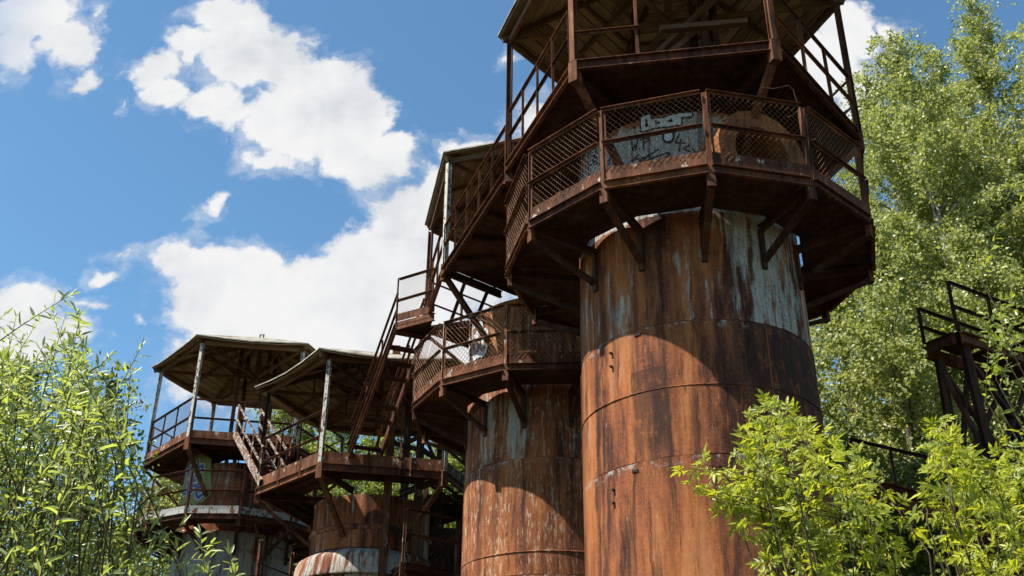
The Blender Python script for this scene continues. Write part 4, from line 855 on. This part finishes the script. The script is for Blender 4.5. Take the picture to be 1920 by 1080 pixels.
# --- near saplings: shoots that end where their tips show, leaves along each shoot
def sapling(name, label, cat, roots, tips, leaf, size, mat, pairs, slen, barkm, step, opposite=False, seed=1, n_ind=290, arch=.25, out=1.0, hang=.3):
    g = random.Random(seed); base = Vector(roots[0]); t = thing(name, label, cat, base)
    mb = MB(); S = []
    for tip in tips:
        hd = None
        if isinstance(tip, tuple): tip, hd = tip
        tip = Vector(tip); r = min(roots, key=lambda q: (Vector(q) - tip).to_2d().length + g.uniform(0, .5)); r = Vector(r)
        L = g.uniform(.75, 1.25) * slen; dv = tip - r
        d = (Vector((dv.x * .4, dv.y * .4, max(.4, dv.z * .7))).normalized() + Vector((g.uniform(-.6, .6), g.uniform(-.6, .6), g.uniform(-.15, .2)))).normalized()
        if hd is not None: d = (Vector(hd) + Vector((g.uniform(-.2, .2), g.uniform(-.2, .2), g.uniform(-.2, .2)))).normalized()
        s0 = tip - d * L; pts = [s0 + d * (L * i / 6) + Vector((0, 0, -arch * L * (i / 6) ** 2 * .35 + arch * L * .35 * (i / 6))) for i in range(7)]
        S.append(pts); mb.tube([p - base for p in pts], [.0042 * (1 - i / 7) + .0013 for i in range(7)], 4)
        # the limb that carries it
        m_ = r.lerp(s0, .55) + Vector((g.uniform(-.08, .08), g.uniform(-.08, .08), .15)); k_ = [r - base, r.lerp(m_, .5) - base + Vector((0, 0, .05)), m_ - base, m_.lerp(s0, .5) - base, s0 - base]
        mb.tube(k_, [.010, .008, .007, .006, .005], 5)
    P, D, N, Z = [], [], [], []
    for pts in S:
        L = sum((pts[i + 1] - pts[i]).length for i in range(6)); n = max(3, int(L / step)); az = g.uniform(0, 6.3)
        for i in range(n):
            f = (i + .5 + g.uniform(-.3, .3)) / n; f = max(.05, min(1, f ** .85)); x = f * 6; j = min(5, int(x)); p = pts[j].lerp(pts[j + 1], x - j); ax = (pts[j + 1] - pts[j]).normalized()
            a = ax.cross(Vector((.3, .2, .9))).normalized(); b_ = ax.cross(a); az += 1.5708 if opposite else 2.4
            for sgn in ((1, -1) if opposite else (1,)):
                rd = (a * math.cos(az) + b_ * math.sin(az)) * sgn; d = (rd * out + ax * g.uniform(.5, 1.) + Vector((g.gauss(0, .2), g.gauss(0, .2), g.gauss(-hang, .2)))).normalized()
                P.append(p - base); D.append(d); N.append(Vector((g.gauss(-.5, .6), g.gauss(-.85, .6), .8)).normalized()); Z.append(size * g.uniform(.45, 1.3) * (1 - .35 * f))
        for _ in range(2): P.append(pts[6] - base); D.append((pts[6] - pts[5]).normalized() + Vector((g.gauss(0, .3), g.gauss(0, .3), g.gauss(0, .3)))); N.append(Vector((g.gauss(0, .5), g.gauss(0, .5), 1))); Z.append(size * g.uniform(.5, .8))
    P = np.array([tuple(p) for p in P]); D = np.array([tuple(p) for p in D]); N = np.array([tuple(p) for p in N]); Z = np.array(Z)
    Fm = frames(D, N); tone = rng.random(len(P))
    link('stems', mb.me('stems', barkm), t)
    # the leaves that show largest are parts of their own
    W = P + np.array(base); fw = np.array([0, math.cos(PITCH), math.sin(PITCH)]); dep = W @ fw
    upv = np.array([0, -math.sin(PITCH), math.cos(PITCH)]); ix = W[:, 0] / dep * FPX + 960; iy = 540 - W @ upv / dep * FPX
    vis = (dep > .3) & (ix > -10) & (ix < 1930) & (iy > 0) & (iy < 1090)
    order = np.argsort(-np.where(vis, Z / np.maximum(dep, .3), 0)); big = order[:n_ind]; rest = order[n_ind:]
    vars_ = []
    sv, sf = LEAF[leaf]
    for q in range(6):
        me = mesh_from('leaf', [(x, y, z * (1 + .25 * q) - .02 * q * x * x) for x, y, z in sv], sf, mat); a_ = me.attributes.new('tone', 'FLOAT', 'POINT'); a_.data.foreach_set('value', [q / 5] * len(sv)); vars_.append(me)
    for n_, i in enumerate(big):
        m4 = Matrix([list(r) for r in Fm[i]]).to_4x4() @ Matrix.Scale(float(Z[i]), 4); m4.translation = Vector(P[i]); link('leaf', vars_[n_ % 6], t, mat4=m4)
    if len(rest):
        o = leaf_object('foliage', leaf, P[rest], Fm[rest], Z[rest], mat, t, tone[rest], (0, 0, 0)); o['kind'] = 'stuff'
    return t
def lerp_tab(tab, x):
    for (x0, y0), (x1, y1) in zip(tab, tab[1:]):
        if x0 <= x <= x1: return y0 + (y1 - y0) * (x - x0) / (x1 - x0)
    return tab[-1][1] if x > tab[-1][0] else tab[0][1]
def tips_in(tab, x0, x1, ybot, n, d0, d1, seed, edge=.3):
    """shoot tips spread over a clump whose skyline is tab, at varied depths"""
    g = random.Random(seed); out = []
    while len(out) < n:
        x = g.uniform(x0, x1); yt = lerp_tab(tab, x); y = yt + g.uniform(0, 18) if g.random() < edge else g.uniform(yt + 6, ybot); out.append(at(x, y, g.uniform(d0, d1)))
    return out
wt = [(-120, 680), (0, 665), (60, 690), (105, 650), (132, 640), (160, 690), (200, 770), (228, 790), (240, 840), (240, 900), (235, 985), (300, 985)]
wtips = tips_in(wt, -130, 232, 1180, 205, 5.8, 7.8, 5) + [at(128, 556, 6.6), at(262, 655, 6.4), at(120, 600, 6.5), at(150, 590, 6.7), at(245, 690, 6.5), at(30, 595, 7), at(8, 590, 6.8), at(60, 620, 6.6), at(140, 575, 6.9), at(100, 590, 7.2), at(205, 670, 6.7), at(190, 690, 7.1), at(40, 640, 6.9), at(80, 650, 7), at(160, 640, 6.6), at(255, 900, 6.8), at(215, 735, 6.8), at(375, 1000, 6.3), at(340, 985, 6.2), at(430, 1040, 6.2), at(395, 1020, 6.4), at(330, 1030, 6.3), at(300, 1000, 6.5), at(440, 1075, 6.3), at(350, 1060, 6.1), at(310, 1050, 6.4), at(390, 1075, 6.5), at(280, 1040, 6.2)]
sapling('willow_bush', 'large sunlit willow bush with narrow leaves filling the lower left corner', 'willow', [(-2.9, 6.8, GZ), (-3.4, 7.2, GZ), (-2.6, 7.4, GZ), (-3.8, 6.6, GZ), (-2.3, 6.6, GZ)], wtips, 'lance', .125, M['willow_leaf'], 0, .95, M['stem'], .025, False, 5, arch=.3, out=1.0, hang=.2)
def maple(label, tab, x0, x1, root, n, d0, d1, seed, extra=()):
    n = int(n * .66)
    tips = tips_in(tab, x0, x1, 1200, n, d0, d1, seed) + [(at(*e), (-.85, -.15, .22)) for e in extra]
    sapling('maple_sapling', label, 'maple sapling', root, tips, 'compound', .155, M['maple_leaf'], 0, .62, M['stem'], .085, True, seed, arch=.2, out=1.1, hang=.35)
maple('lime green maple sapling leaning in front of the nearest kiln shell', [(1395, 790), (1430, 752), (1480, 765), (1530, 800), (1570, 830), (1610, 850), (1640, 900), (1660, 1000)], 1400, 1655, [(2.2, 6.6, GZ), (2.5, 6.9, GZ)], 105, 6.0, 7.6, 31,
      [(1285, 880, 6.4), (1300, 905, 6.5), (1320, 870, 6.4), (1330, 915, 6.5), (1350, 925, 6.4), (1375, 945, 6.4), (1400, 930, 6.5), (1360, 960, 6.5), (1400, 985, 6.4), (1420, 1010, 6.5), (1440, 1050, 6.4), (1340, 890, 6.6), (1390, 905, 6.5), (1420, 960, 6.6)])
maple('lime green maple sapling in the lower right corner below the dark trestle', [(1690, 1020), (1735, 810), (1775, 785), (1810, 850), (1850, 880), (1880, 830), (1960, 800)], 1732, 1990, [(3.3, 7.0, GZ), (3.7, 7.3, GZ)], 110, 6.2, 8.0, 33)
stips = tips_in([(1840, 640), (1860, 470), (1890, 390), (1925, 320), (1990, 320)], 11850, 1990, 820, 52, 8.5, 10., 9) + [at(1905, 340, 9), at(1870, 430, 9), at(1850, 615, 9), at(1865, 640, 9), at(1855, 625, 8.8), at(1880, 600, 9.1), at(1900, 640, 9), at(1875, 560, 8.9), at(1845, 590, 9), at(1885, 720, 9), at(1900, 560, 9)]
sapling('green_shrub', 'bright leafy shrub reaching in from the right edge above the trestle', 'shrub', [(6.4, 9.3, GZ), (6.9, 9.6, GZ)], stips, 'oval', .12, M['shrub_leaf'], 0, .6, M['stem'], .045, False, 9, n_ind=200, arch=.2, out=1.)
